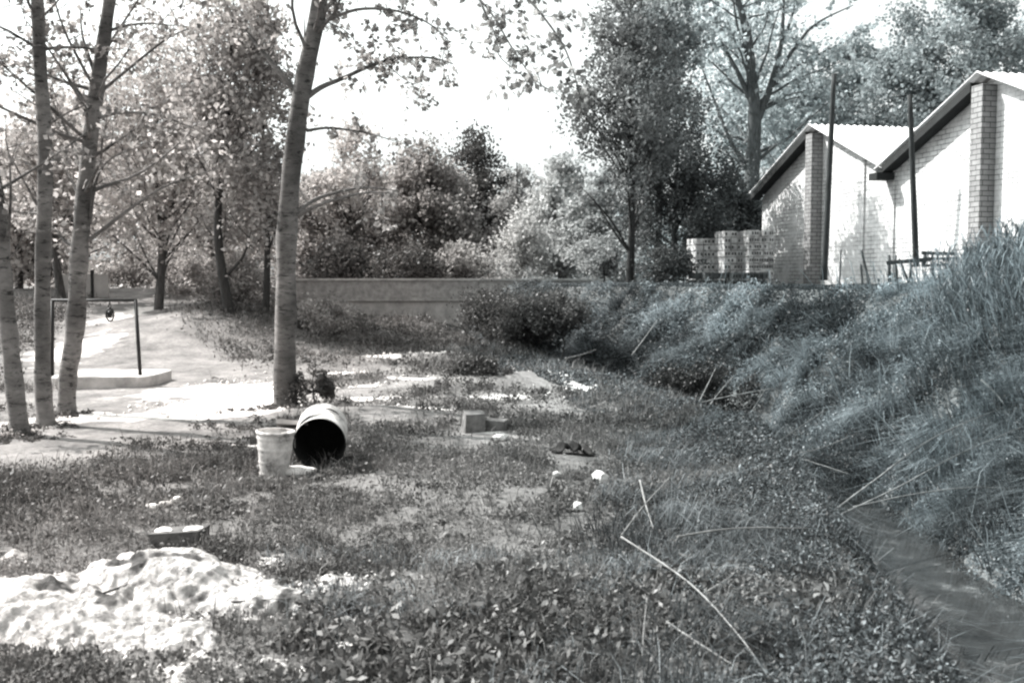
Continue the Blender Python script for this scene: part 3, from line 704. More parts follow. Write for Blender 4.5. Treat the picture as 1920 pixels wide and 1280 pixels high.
# broad leaved weeds along the bottom of the picture
x, y = scatter(1500, -1.2, 2.6, 4.3, 6.4, lambda x, y: (fbm(x * 1.5 + 5, y * 1.5) > .42) & (pile_h(x, y) < -.02)); x, y = x[:260], y[:260]
r = .08 + .14 * rng.random(len(x)); c, idx = clumps(x, y, r, 60, .05, 1.1); m = len(c)
V, Fq = leaves(c, .05 * (.6 + .9 * rng.random(m)), .03 * (.6 + .7 * rng.random(m)), up=.1); parts.append((V, Fq, .9 * rng.random(m) ** 2.5, 4))
feet = [(30, 830, 12.3, .35, 60), (85, 800, 13.4, .3, 40), (124, 780, 14.5, .3, 40), (534, 765, 15.1, .4, 90), (560, 775, 14.8, .3, 50), (480, 790, 13.3, .5, 60), (455, 830, 12, .5, 50), (640, 875, 10.1, .22, 30), (565, 880, 9.9, .12, 22), (545, 868, 10.2, .10, 26), (610, 890, 9.8, .2, 22), (490, 890, 9.75, .12, 20), (470, 870, 10.1, .15, 30),
        (660, 830, 11, .25, 30), (325, 1040, 7.15, .18, 24), (880, 820, 13.6, .3, 20)]
for (px, py, yy_, rad_, cnt_) in feet:
    p_ = P(px, py, yy_); x = p_.x + rng.normal(0, rad_, cnt_); y = yy_ + rng.normal(0, rad_ * .5, cnt_)
    r = .03 + .07 * rng.random(cnt_) * (yy_ / 12); c, idx = clumps(x, y, r, 40, .04, 1.0); m = len(c)
    V, Fq = leaves(c, .035 * (.6 + .8 * rng.random(m)) * yy_ / 10, .02 * (.5 + .5 * rng.random(m)) * yy_ / 10, up=.1)
    parts.append((V, Fq, .45 * rng.random(m) ** 1.6, 4))
V, Fq, v = join(parts)
tag(mesh_np('grass', V, Fq, M['grass'], attrs={'v': v}), 'low weeds and short grass over the rough meadow', 'grass', kind='stuff')

def tussocks(n, y0, y1, per, hl, wd, keep, down=(-.8, -.35), tone_f=None, spread=.12):
    x, y = scatter(n * 6, -1.5, 10.8, y0, y1, keep); x, y = x[:n], y[:n]; n = len(x)
    sc = .55 + .9 * rng.random(n) ** 1.5; idx = np.repeat(np.arange(n), per); m = len(idx)
    bx_ = x[idx] + rng.normal(0, spread, m) * sc[idx]; by_ = y[idx] + rng.normal(0, spread, m) * sc[idx]
    dirx = down[0] + rng.normal(0, .35, n); diry = down[1] + rng.normal(0, .35, n)
    bend = np.stack([dirx[idx] + rng.normal(0, .45, m), diry[idx] + rng.normal(0, .45, m), np.full(m, -.25)], 1)
    h = hl * sc[idx] * (.5 + .7 * rng.random(m))
    V, Fq = blades(np.stack([bx_, by_, H(bx_, by_) - .02], 1), h, wd * (.7 + .6 * rng.random(m)), .95, bend)
    t = np.clip(rng.random(n) ** 2 * .75 + 2.6 * (fbm(x * .8 + 3, y * .8 + 60) - .42), .02, 1)
    parts.append((V, Fq, np.clip(t[idx] * (.5 + .6 * rng.random(m)), 0, 1), 6))
def bank_keep(x, y):
    hol = ((x - 3.85) / 1.15) ** 2 + ((y - 18.6) / 1.7) ** 2
    return (hol > .7 + .8 * rng.random(len(x))) & (x > np.where(y < 12.3, hx(XC, y) + .5, hx(XC, y) - .7)) & (x < hx(XT, y) + 1.8)
# leafy weeds on the near lip of the ditch and tall dry blades
def lipkeep(x, y):
    xl = hx(XL, y); ok = np.ones(len(x), bool)
    for ex, ey, er in EXC: ok &= ((x - ex) ** 2 + (y - ey) ** 2 > (er * 1.3) ** 2)
    return ok & (x > xl - 1.9 + .8 * fbm(x, y)) & (x < xl + np.interp(y, [5, 9, 12], [.75, .8, 1.0])) & (fbm(x * 1.2 + 50, y * 1.2) > .38)
parts = []
for (n, y0, y1, ls) in ((120000, 4.2, 9, .030), (100000, 9, 17, .042), (60000, 17, 27, .065)):
    x, y = scatter(n, -2, 4.4, y0, y1, lipkeep); m = len(x)
    xl = hx(XL, y); hgt = np.interp(y, [5, 8, 11, 14, 18], [.2, .26, .34, .16, .14]) * np.exp(-((x - xl) / .9) ** 2) * (.3 + 1.4 * fbm(x * 1.6, y * 1.6 + 8))
    c = np.stack([x, y, H(x, y) + hgt * rng.random(m) ** .6], 1)
    V, Fq = leaves(c, ls * (.6 + .9 * rng.random(m)), ls * (.35 + .35 * rng.random(m)), up=.1)
    parts.append((V, Fq, np.clip(rng.random(m) ** 2.6 * (.35 + 1.1 * fbm(x * 1.1 + 90, y * 1.1)), 0, 1), 4))
    bl = m // 16
    b = c[:bl].copy(); b[:, 2] = H(b[:, 0], b[:, 1])
    V, Fq = blades(b, (.12 + .30 * rng.random(bl) ** 2), ls * .14, 1.2, None); parts.append((V, Fq, rng.random(bl) ** 1.5, 6))
tussocks(60, 4.3, 8, 110, .34, .007, lipkeep, (.3, -.5))
tussocks(45, 4.6, 12.5, 60, .42, .008, lambda x, y: (x > hx(XC, y) - .75) & (x < hx(XC, y) - .25), (.7, -.3))
tussocks(7, 4.8, 12, 22, .45, .008, lambda x, y: (x > hx(XC, y) - .2) & (x < hx(XC, y) + .4), (.3, -.2))
tussocks(60, 8, 16, 90, .34, .010, lipkeep, (.3, -.5))
tussocks(45, 4.3, 7, 90, .20, .006, lambda x, y: (x > -1.5) & (x < 2) & (pile_h(x, y) < -.02), (.2, -.5))
V, Fq, v = join(parts)
tag(mesh_np('ditch_weeds', V, Fq, M['weed'], attrs={'v': v}), 'dark leafy weeds and long grass along the near lip of the ditch', 'weeds', kind='stuff')

# bank: puffs of leafy growth
def clumps(cx, cy, r, per, ls, hscale=.8):
    n = len(cx); idx = np.repeat(np.arange(n), per); u = unit(len(idx)) * (rng.random(len(idx)) ** .45)[:, None]; u[:, 2] = np.abs(u[:, 2])
    x = cx[idx] + u[:, 0] * r[idx]; y = cy[idx] + u[:, 1] * r[idx]
    z = H(cx, cy)[idx] * .35 + H(x, y) * .65 + u[:, 2] * r[idx] * hscale - .03
    return np.stack([x, y, z], 1), idx
parts = []
for (n, y0, y1, per, ls, rr_) in ((480, 6.5, 12, 220, .038, .24), (800, 12, 19, 170, .048, .27), (900, 19, 32, 130, .068, .33)):
    x, y = scatter(n * 5, -1.5, 10.5, y0, y1, lambda x, y: bank_keep(x, y) & ((x < hx(XT, y) - .7) | (y < 17) | ((x < hx(XT, y) - .1) & (rng.random(len(x)) < .3)))); x, y = x[:n], y[:n]
    r = rr_ * (.5 + rng.random(len(x)) ** 2 * 1.2); c, idx = clumps(x, y, r, per, ls, 1.05); m = len(c)
    V, Fq = leaves(c, ls * (.6 + .9 * rng.random(m)), ls * (.35 + .4 * rng.random(m)), up=.2)
    tone = np.clip(2.8 * (fbm(x * .8 + 3, y * .8 + 60) - .36) + rng.normal(0, .25, len(x)), 0.05, 1)
    parts.append((V, Fq, np.clip(tone[idx] * (.35 + .75 * rng.random(m)), 0, 1), 4))
tussocks(150, 19, 31, 90, .42, .020, lambda x, y: bank_keep(x, y) & (x < hx(XT, y) - .8))
tussocks(130, 12, 19, 110, .42, .014, bank_keep)
tussocks(120, 6, 12, 120, .40, .009, bank_keep)
# fine under-layer everywhere on the slope
x, y = scatter(330000, -1.5, 10.5, 6, 33, bank_keep); m = len(x); ls = np.interp(y, [6, 30], [.035, .07])
c = np.stack([x, y, H(x, y) + .10 * rng.random(m)], 1)
V, Fq = leaves(c, ls * (.6 + .9 * rng.random(m)), ls * .45, up=.3)
parts.append((V, Fq, np.clip(1.3 * (fbm(x * .8 + 3, y * .8 + 60) - .3), 0, 1) * rng.random(m), 4))
V, Fq, v = join(parts)
tag(mesh_np('bank_plants', V, Fq, M['bank'], attrs={'v': v}), 'tangled creepers and weeds covering the bank below the sheds', 'weeds', kind='stuff')
# long grass and reeds toward the right
parts = []
def reedkeep(x, y): return bank_keep(x, y) & (rng.random(len(x)) < sst(22, 11, y) * (.25 + 1.3 * (fbm(x * .7, y * .7 + 20) - .25)))
x, y = scatter(45000, 2, 10.8, 6, 23, reedkeep); n = len(x)
h = (.25 + .5 * rng.random(n)) * (.6 + .8 * sst(5, 8, x))
bend = np.stack([-.75 + rng.normal(0, .5, n), -.2 + rng.normal(0, .5, n), np.zeros(n)], 1)
V, Fq = blades(np.stack([x, y, H(x, y)], 1), h, .012 + .004 * rng.random(n), .7, bend); parts.append((V, Fq, rng.random(n) ** 1.6, 6))
for (n, y0, y1, h_, w_) in ((60, 7, 12, .75, .009), (90, 12, 18, .8, .012), (60, 18, 27, .8, .016)):
    x, y = scatter(n * 5, 0, 9, y0, y1, bank_keep); x, y = x[:n], y[:n]; n = len(x)
    bend = np.stack([rng.normal(-.3, 1.0, n), rng.normal(-.2, .6, n), rng.normal(0, .2, n)], 1)
    V, Fq = blades(np.stack([x, y, H(x, y)], 1), h_ * (.5 + .9 * rng.random(n)), w_, .9, bend); parts.append((V, Fq, .7 + .3 * rng.random(n), 6))
V, Fq, v = join(parts)
tag(mesh_np('long_grass', V, Fq, M['reed'], attrs={'v': v}), 'long drooping grass on the right side of the bank', 'grass', kind='stuff')
parts = []
def reedbed(n, x0, x1, y0, y1, hh):
    x = rng.uniform(x0, x1, n); y = rng.uniform(y0, y1, n); b = np.stack([x, y, H(x, y)], 1); h = hh * (.5 + .7 * rng.random(n))
    V, Fq = blades(b, h, .014, .12, None); parts.append((V, Fq, rng.random(n) * .5, 6))
    k = 7; idx = np.repeat(np.arange(n), k); t = .25 + .7 * rng.random(n * k); bb = b[idx].copy(); bb[:, 2] += h[idx] * t
    V, Fq = blades(bb, .16 + .2 * rng.random(n * k), .018, .9, None); parts.append((V, Fq, rng.random(n * k) ** 1.4, 6))
reedbed(1500, 6.9, 9.6, 12.0, 16.5, .85)
reedbed(700, 8.0, 11.5, 15.5, 19.5, .75)
V, Fq, v = join(parts)
tag(mesh_np('reed_bed', V, Fq, M['reed'], attrs={'v': v}), 'stand of tall leafy reeds on the bank top at the right', 'reeds', kind='stuff')

# scattered pale crumbs of chalk
x, y = scatter(2500, -6, 2.4, 14, 25, lambda x, y: (masks(x, y)[1] > .12) | (rng.random(len(x)) < .06))
x2, y2 = scatter(6000, -3.6, -.9, 4.7, 6.9, lambda x, y: (np.abs(pile_h(x, y)) < .05) & (rng.random(len(x)) < .5)); x, y = np.concatenate([x, x2[:500]]), np.concatenate([y, y2[:500]])
c = np.stack([x, y, H(x, y) + .01 + np.maximum(0, pile_h(x, y))], 1); m = len(x); mbv = []; mbf = []
s = (.012 + .035 * rng.random(m) ** 3) * np.where(y < 7, .45, 1)
o8 = np.array([(-1, 0, 0), (0, -1, 0), (1, 0, 0), (0, 1, 0), (0, 0, .8), (0, 0, -.8)])
V = (c[:, None, :] + o8[None] * (s[:, None, None] * (.7 + .6 * rng.random((m, 6, 1))))).reshape(-1, 3)
tri = np.array([(0, 1, 4), (1, 2, 4), (2, 3, 4), (3, 0, 4), (1, 0, 5), (2, 1, 5), (3, 2, 5), (0, 3, 5)])
Fq = (np.arange(m)[:, None, None] * 6 + tri[None]).reshape(-1, 3)
tag(mesh_np('rubble', V, Fq, M['stone'], k=3), 'small pale crumbs of chalk strewn over the mounds and round the sand pile', 'rubble', kind='stuff')

# ---------------------------------------------------------------- sand pile
nx_, ny_ = 420, 260
xs = np.linspace(-4.6, -.9, nx_); yy = np.linspace(4.7, 7.1, ny_); X, Y = np.meshgrid(xs, yy); X = X.ravel(); Y = Y.ravel()
hh = pile_h(X, Y)
pit_shade = fbm(X * 6 + 4, Y * 6 + 9, 3); v = np.clip(1 - 12 * np.maximum(0, .38 - pit_shade) - 10 * np.maximum(0, .03 - hh), .1, 1)  # dark pits are colour only, their shade painted in; rim darker too
Zs = H(X, Y) + hh
i2 = (np.arange(ny_ - 1)[:, None] * nx_ + np.arange(nx_ - 1)[None, :]).ravel()
Fq = np.stack([i2, i2 + 1, i2 + nx_ + 1, i2 + nx_], 1); Fq = Fq[(hh[Fq] > -.04).any(1)]
tag(mesh_np('sand_pile', np.stack([X, Y, Zs], 1), Fq, M['sand'], attrs={'v': v}, smooth=True), 'low spread pile of white chalky sand in the bottom left corner', 'sand pile')

# ---------------------------------------------------------------- sheds
FA = Vector((8.42, 33.7, 0)); FD = Vector((10.64 - 8.42, 22.4 - 33.7, 0)).normalized(); HALF = ((10.64 - 8.42) ** 2 + (22.4 - 33.7) ** 2) ** .5 / 3
FN = Vector((FD.y, -FD.x, 0))      # away from the sheds, toward the ditch
if FN.x > 0: FN = -FN
IN = -FN; ZE = 4.8; ZP = ZE + 1.60; ZB = 1.2
shed = empty('brick_shed', (FA.x, FA.y, 1.9)); tag(shed, 'whitewashed brick sheds in a row with stepped gables and corrugated roofs', 'shed')
def fp(s, z, out=0.0): return FA + FD * (HALF * s) + FN * out + Vector((0, 0, z))
def wall_uv(o, s_of):
    me = o.data; uv = me.uv_layers.new(name='UVMap')
    for p in me.polygons:
        n = p.normal
        for li in p.loop_indices:
            co = me.vertices[me.loops[li].vertex_index].co
            r = Vector(co) - FA
            u = r.dot(FD) if abs(n.dot(FN)) > .5 else r.dot(FN)
            uv.data[li].uv = (u, co.z)
mb = MB(); K = 6; TH = .3
prof = [fp(0, ZB)] + [fp(K, ZB)] + [fp(K - i, ZE if (K - i) % 2 == 0 else ZP) for i in range(K + 1)]
nP = len(prof); i0 = 0
for p in prof: mb.v.append(tuple(p))
for p in prof: mb.v.append(tuple(p + IN * TH))
def addf(*f): mb.f.append(f); mb.sm.append(False)
# front as vertical strips so that it triangulates cleanly
tops = {K - i: 2 + i for i in range(K + 1)}
bots = {}
for s in range(K + 1):
    bots[s] = len(mb.v); mb.v.append(tuple(fp(s, ZB)))
for s in range(K): addf(bots[s], bots[s + 1], tops[s + 1], tops[s])
addf(bots[0], tops[0], tops[0] + nP, 0 + nP); addf(bots[K], 1 + nP, tops[K] + nP, tops[K])
for s in range(K): addf(tops[s], tops[s + 1], tops[s + 1] + nP, tops[s] + nP)
# left flank wall going back
a = fp(0, ZB); b = fp(0, ZE - .05); mb.quadpts([a + IN * TH, b + IN * TH, b + IN * 14, a + IN * 14])
o = mb.build('wall', M['brick'], shed); wall_uv(o, 0)
def fac_box(s0, s1, z0, z1, o0, o1, name, mat, ztop2=None):
    m = MB(); z2 = z1 if ztop2 is None else ztop2
    c = [fp(s0, z0, o0), fp(s1, z0, o0), fp(s1, z0, o1), fp(s0, z0, o1), fp(s0, z1, o0), fp(s1, z2, o0), fp(s1, z2, o1), fp(s0, z1, o1)]
    m.v = [tuple(q) for q in c]
    for q in ((0, 3, 2, 1), (4, 5, 6, 7), (0, 1, 5, 4), (1, 2, 6, 5), (2, 3, 7, 6), (3, 0, 4, 7)): m.f.append(q); m.sm.append(False)
    ob = m.build(name, mat, shed)
    if mat in (M['brick'], M['brick_bare']): wall_uv(ob, 0)
    return ob
for s in (1, 3, 5): fac_box(s - .05, s + .05, ZB, ZP - .16, -.02, .36, 'buttress', M['brick_bare'])
for s in (1.62, 2.0, 4.0): fac_box(s - .05, s + .05, ZB, ZE - .02 + (0 if s in (2.0, 4.0) else .5), -.02, .05, 'pilaster', M['brick'])
# roofs: corrugated sheets, one per slope
def slope(s_lo, s_hi, name='roof'):
    m = MB(); n = 130; amp = .028; L = 15; out = .38
    V = []; Fq = []
    for layer in (0, -.03):
        for i in range(n + 1):
            t = i / n; dd = -out + (L + out) * t; wv = amp * math.sin(2 * math.pi * dd / .22 * 1.0) if False else 0
            pass
    # ridges of the sheet run down the slope, so the section along the ridge is wavy
    N = 420; V = []
    for i in range(N + 1):
        dd = -out + (L + out) * i / N; wv = .03 * math.sin(2 * math.pi * dd / .21)
        for (s, z) in ((s_lo, ZE - .08), (s_hi, ZP + .02)):
            for dz in (.10, .07): V.append(tuple(fp(s, z + dz + wv, -dd)))
    for i in range(N):
        a = i * 4; b = a + 4
        Fq += [(a, a + 2, b + 2, b), (a + 1, b + 1, b + 3, a + 3), (a, b, b + 1, a + 1), (a + 2, a + 3, b + 3, b + 2)]
    Fq += [(0, 1, 3, 2), (N * 4, N * 4 + 2, N * 4 + 3, N * 4 + 1)]
    return mesh_np(name, V, Fq, M['roof'], shed)
for s in (0, 2, 4): slope(s - .06, s + 1); slope(s + 2 + .02, s + 1)
# scalloped gable edge on near slopes and dark barge boards on the far slopes
for s in (0, 2, 4):
    fac_box(s - .05, s + .93, ZE - .30, ZE - .06, .02, .34, 'barge_board', M['fascia'])
    o = bpy.data.objects['barge_board' if s == 0 else 'barge_board.%03d' % (s // 2)]
    me = o.data
    for vtx, zz in zip(me.vertices, (ZE - .20, ZP - .26, ZP - .26, ZE - .20, ZE - .02, ZP - .06, ZP - .06, ZE - .02)): vtx.co.z = zz
for s in (2, 4): fac_box(s - .05, s + .05, ZE - .28, ZE - .10, .03, .55, 'gutter', M['fascia'])

# ---------------------------------------------------------------- poles, stakes, fence by the sheds
def stick(name, label, cat, a, b, r, mat, group=None, n=8, mid=None, taper=.7):
    pts = spline([a, mid or Vector(a).lerp(Vector(b), .5), b], 4)
    m = MB(); k = len(pts); m.tube(pts, [r * (1 - (1 - taper) * i / (k - 1)) for i in range(k)], n, True, rough=.06)
    o = m.build(name, mat); tag(o, label, cat, group); return o
stick('timber_pole', 'tall dark leaning pole in front of the first gable', 'pole', P(1545, 525, 25), P(1564, 138, 24.6), .085, M['pole'], 'leaning poles before the sheds')
stick('timber_pole', 'dark leaning pole crossing the eave between the two gables', 'pole', P(1718, 500, 21.5), P(1706, 178, 21.2), .07, M['pole'], 'leaning poles before the sheds')
GSK = 'stakes before the sheds'
stick('stake', 'thin upright stake between the first pole and the leaning stake', 'stake', P(1574, 535, 22), P(1577, 468, 22), .022, M['plank'], GSK)
stick('stake', 'thick leaning stake against the white wall', 'stake', P(1632, 540, 22), P(1615, 468, 22), .035, M['plank'], GSK)
stick('stake', 'short stake just left of the leaning one', 'stake', P(1617, 535, 22.4), P(1614, 495, 22.4), .03, M['plank'], GSK)
fr = empty('plank_fence', (P(1720, 540, 19.5).x, 19.5, 1.85)); tag(fr, 'broken plank fence leaning before the second gable', 'fence')
for (a, b, r) in (((1668, 530), (1667, 478), .035), ((1682, 535), (1679, 478), .03), ((1706, 535), (1686, 485), .025), ((1705, 530), (1708, 490), .02), ((1752, 530), (1748, 476), .03), ((1732, 500), (1735, 472), .04)):
    m = MB(); p, q = P(a[0], a[1], 19.5), P(b[0], b[1], 19.5); m.tube([p, p.lerp(q, .5), q], [r, r * .95, r * .8], 6); m.build('post', M['plank'], fr)
for (a, b, h) in (((1662, 493), (1745, 486), .075), ((1728, 474), (1790, 476), .06), ((1735, 486), (1795, 484), .05), ((1735, 498), (1790, 495), .04)):
    p, q = P(a[0], a[1], 19.4), P(b[0], b[1], 19.4); m = MB(); d = q - p
    m.box(p.lerp(q, .5), (d.length, .03, h), tilt=(0, -math.atan2(d.z, d.x)), jit=.006); m.build('rail', M['plank'], fr)

# stacked hollow bricks on pallets
def stack(label, cx, y, nx2, nz, z0, wd, rz, dark=False):
    p = P(cx, 500, y); root = empty('brick_stack', (p.x, y, z0)); tag(root, label, 'brick stack', 'stacks of bricks beside the sheds')
    m = MB(); bw, bh = wd / nx2, .19
    hole_shade = MB()  # dark plates on the brick fronts, coloured as the shade inside holes
    for k in range(nz):
        for i in range(nx2):
            for j in range(3):
                if random.random() < .06 and k > nz - 2: continue
                q = Vector(((i - (nx2 - 1) / 2) * bw, (j - 1) * .30, .13 + k * (bh + .006) + bh / 2)); q.rotate(Matrix.Rotation(rz, 3, 'Z'))
                ctr = root.location + q
                m.box(ctr, (bw * .90, .27, bh * .93), rz + random.gauss(0, .04), jit=.006)
                if j == 0:
                    for hxk in (-.22, .22):
                        if random.random() < .75:
                            q2 = Vector((hxk * bw, -.133, 0)); q2.rotate(Matrix.Rotation(rz, 3, 'Z')); hole_shade.box(ctr + q2, (bw * .24, .02, bh * .42), rz)
    off = len(m.v); nb = len(m.f); m.v += hole_shade.v; m.f += [tuple(i_ + off for i_ in f_) for f_ in hole_shade.f]; m.sm += hole_shade.sm
    ob = m.build('brick_layers', M['plank'] if dark else M['block'], root); ob.data.materials.append(M['iron'])
    for p_ in ob.data.polygons[nb:]: p_.material_index = 1
    pl = MB(); 
    for i in range(3):
        q = Vector((0, (i - 1) * .36, .09)); q.rotate(Matrix.Rotation(rz, 3, 'Z')); pl.box(root.location + q, (wd * 1.05, .10, .025), rz)
    for i in range(3):
        q = Vector(((i - 1) * wd * .48, 0, .037)); q.rotate(Matrix.Rotation(rz, 3, 'Z')); pl.box(root.location + q, (.08, .9, .075), rz)
    pl.build('pallet', M['plank'], root)
stack('leftmost tall stack of pale hollow bricks, rounded at its corner', 1330, 31.2, 5, 7, 1.70, 1.2, R(10))
stack('middle tall stack of pale hollow bricks', 1378, 30.4, 5, 8, 1.70, 1.0, R(8))
stack('tall stack of pale hollow bricks touching the shed corner', 1418, 29.8, 5, 8, 1.70, .75, R(5))
stack('low dark stack in front of the leftmost bricks', 1335, 28.3, 6, 2, 1.62, 1.1, R(10), True)
stack('low dark stack in front of the middle bricks', 1398, 27.8, 6, 2, 1.62, 1.0, R(4), True)

# ---------------------------------------------------------------- bridge
YB = 33.2
br = empty('road_bridge', (-2.0, YB, .4)); tag(br, 'low concrete bridge with a plain parapet and pale coping, across the ditch', 'bridge')
def bx(name, x0, x1, y0, y1, z0, z1, mat, parent=br, jit=0):
    m = MB(); m.box(((x0 + x1) / 2, (y0 + y1) / 2, (z0 + z1) / 2), (x1 - x0, y1 - y0, z1 - z0), jit=jit); return m.build(name, mat, parent)
bx('coping', -7.6, 4.3, YB - .07, YB + .27, 1.90, 1.965, M['concrete_pale'])
bx('parapet', -7.5, 4.2, YB, YB + .2, 1.34, 1.897, M['concrete'])
bx('deck', -7.5, 4.2, YB - .12, YB + 3.6, 1.22, 1.337, M['concrete'])
bx('parapet', -7.5, 4.2, YB + 3.3, YB + 3.5, 1.34, 1.9, M['concrete'])
# abutment wall with an arched opening
m = MB(); ax0, ax1 = -6.9, 2.8; oc, ow, ot = -2.9, 1.7, .52
for i in range(40):
    xa = ax0 + (ax1 - ax0) * i / 40; xb = ax0 + (ax1 - ax0) * (i + 1) / 40
    def zlow(x): 
        t = (x - oc) / ow; return -1.2 if abs(t) >= 1 else -.1 + (ot + .1) * math.sqrt(1 - t * t)
    za, zb_ = zlow(xa + 1e-4), zlow(xb - 1e-4)
    pts = [(xa, za), (xb, zb_), (xb, 1.218), (xa, 1.218)]
    for yy_ in (YB + .03, YB + .5): m.quadpts([(x, yy_, z) for x, z in (pts if yy_ < YB + .2 else pts[::-1])])
    m.quadpts([(xa, YB + .03, za), (xa, YB + .5, za), (xb, YB + .5, zb_), (xb, YB + .03, zb_)])
m.build('abutment', M['concrete_pale'], br)

# ---------------------------------------------------------------- gate and white wall at the far left
gt = empty('metal_gate', (P(165, 560, 34.0).x, 34.0, Hs(P(165, 560, 34.0).x, 34.0))); tag(gt, 'grey sheet metal gate of two leaves beyond the well', 'gate')
for (a, b) in ((118, 171), (176, 203)):
    p0, p1 = P(a, 560, 34.0), P(b, 514, 34.0); bx('gate_leaf', p0.x, p1.x, 33.98, 34.03, p0.z - .1, p1.z, M['gate'], gt)
p0, p1 = P(171.5, 562, 34.0), P(175.5, 510, 34.0); bx('gate_post', p0.x, p1.x, 33.96, 34.05, p0.z - .3, p1.z + .08, M['iron'], gt)
p0, p1 = P(96, 530, 43), P(148, 480, 43)
ww = empty('white_hut', (p0.x, 43, 1.6)); tag(ww, 'small bright whitewashed hut glimpsed behind the gate', 'hut')
bx('wall', p0.x, p1.x, 43, 46, 1.5, p1.z - .15, M['white_wall'], ww); bx('roof', p0.x - .15, p1.x + .15, 42.85, 46.15, p1.z - .147, p1.z - .05, M['roof'], ww)

# ---------------------------------------------------------------- well with frame
DW = 17.9; pw0, pw1 = P(88, 705, DW), P(279, 705, DW)
zw = Hs(-7.8, 18.2) + .02
wl = empty('stone_well', (-7.6, 18.3, zw - .02)); tag(wl, 'round edged concrete well slab with a thin iron frame and hanging pulley', 'well')
m = MB(); n = 40; cxw = (pw0.x + pw1.x) / 2; rxw = (pw1.x - pw0.x) / 2; ryw = .75; cyw = DW + .70; ztop = P(190, 706, DW).z; print('well', zw, ztop)
ring = []
for i in range(n):
    t = 2 * math.pi * i / n; c_, s_ = math.cos(t), math.sin(t); e = .28
    ring.append((cxw + rxw * abs(c_) ** e * (1 if c_ > 0 else -1), cyw + ryw * abs(s_) ** e * (1 if s_ > 0 else -1)))
for z, k in ((ztop - .6, 1.0), (ztop - .03, 1.0), (ztop, .985)):
    for x, y in ring: m.v.append((cxw + (x - cxw) * k + random.gauss(0, .004), cyw + (y - cyw) * k + random.gauss(0, .004), z))
for r_ in range(2):
    for i in range(n): a = r_ * n + i; b = r_ * n + (i + 1) % n; m.f.append((a, b, b + n, a + n)); m.sm.append(False)
m.f.append(tuple(range(2 * n, 3 * n))); m.sm.append(False)
m.build('slab', M['concrete_pale'], wl)
fpL = P(98, 563, DW + .45); fpR = P(254, 563, DW + .45); fR0 = P(263, 700, DW + .3); fL0 = P(98, 700, DW + .45)
m = MB(); m.tube([Vector((fL0.x, fL0.y, ztop - .05)), fpL], .034, 8); m.build('frame_post', M['iron'], wl)
m = MB(); m.tube([Vector((fR0.x, fR0.y, ztop - .05)), fpR], .034, 8); m.build('frame_post', M['iron'], wl)
m = MB(); m.tube([fpL + Vector((-.02, 0, 0)), fpR + Vector((.02, 0, 0))], .027, 8); m.build('crossbar', M['iron'], wl)
pc = P(206, 588, DW + .45)
m = MB(); pul = empty('tmp', (0, 0, 0)); bpy.data.objects.remove(pul)
# chain link, cheeks and wheel of the pulley
def ringtube(mb, c, rx, rz, r, ax='y', n=16):
    pts = []
    for i in range(n + 1):
        t = 2 * math.pi * i / n
        pts.append(Vector(c) + (Vector((rx * math.cos(t), 0, rz * math.sin(t))) if ax == 'y' else Vector((0, rx * math.cos(t), rz * math.sin(t)))))
    mb.tube(pts, r, 6, False)
ringtube(m, (pc.x, pc.y, fpL.z - .045), .022, .035, .007, 'x'); ringtube(m, (pc.x, pc.y, fpL.z - .10), .022, .038, .008)
ringtube(m, (pc.x, pc.y, pc.z - .02), .07, .115, .017)
m.tube([(pc.x, pc.y, pc.z + .12), (pc.x, pc.y, pc.z + .08)], .012, 6)
m.build('pulley_block', M['iron'], wl)
m = MB(); m.lathe([(.0, -.02), (.075, -.02), (.062, 0), (.075, .02), (0, .02)], 18, Matrix.Translation((pc.x, pc.y, pc.z - .01)) @ Matrix.Rotation(R(90), 4, 'Y'))
m.build('pulley_wheel', M['iron'], wl)

# ---------------------------------------------------------------- drum, pail, stones and litter
DY = 10.25; dc = P(599, 832, DY); zg = Hs(dc.x, DY)
dr = empty('oil_drum', (dc.x, DY, zg)); tag(dr, 'rusty pale oil drum lying on its side, open end facing out', 'drum')
rr0 = .265; dcz = dc.z
A = Matrix.Translation((dc.x, DY, dcz)) @ Matrix.Rotation(R(8), 4, 'Z') @ Matrix.Rotation(R(-85), 4, 'X')
print('drum', dcz - rr0, zg)
prof = []
Ld = .74
for i in range(61):
    z = Ld * i / 60; bulge = .010 * max(0, math.cos((z - .25) / .02)) * (abs(z - .25) < .03) + .010 * max(0, math.cos((z - .49) / .02)) * (abs(z - .49) < .03) + (.008 if z < .015 or z > Ld - .015 else 0)
    prof.append((rr0 + bulge, z))
m = MB(); m.lathe(prof + [(.001, Ld)], 40, A)
axis_c = A @ Vector((0, 0, Ld / 2))
for i_, v_ in enumerate(m.v):
    q = Vector(v_); k_ = i_ % 40; ring_ = i_ // 40
    d_ = .020 * math.exp(-((k_ - 26) / 3.0) ** 2 - ((ring_ - 20) / 7) ** 2) + .016 * math.exp(-((k_ - 33) / 2.5) ** 2 - ((ring_ - 42) / 8) ** 2) + .012 * math.exp(-((k_ - 20) / 2.0) ** 2 - ((ring_ - 6) / 4) ** 2)
    a_ = A.inverted() @ q; a_.x *= 1 - d_ / rr0; a_.y *= 1 - d_ / rr0; m.v[i_] = tuple(A @ a_)
m.build('drum_shell', M['drum'], dr)
m = MB(); m.lathe([(rr0 + .008, 0), (rr0 - .006, -.002), (rr0 - .007, .02), (rr0 - .007, Ld - .02), (.001, Ld - .02)], 40, A); m.build('drum_inner_shade', M['drum_shade'], dr)  # inner skin coloured as the shade inside the drum
pp = P(513, 880, 10.0); zg = Hs(pp.x, 10.0); ztp = P(513, 808, 10.0).z
pl = empty('pail', (pp.x, 10.0, zg)); tag(pl, 'pale ribbed tub standing upright left of the oil drum', 'tub')
hp = ztp - zg + .03; print('pail h', hp)
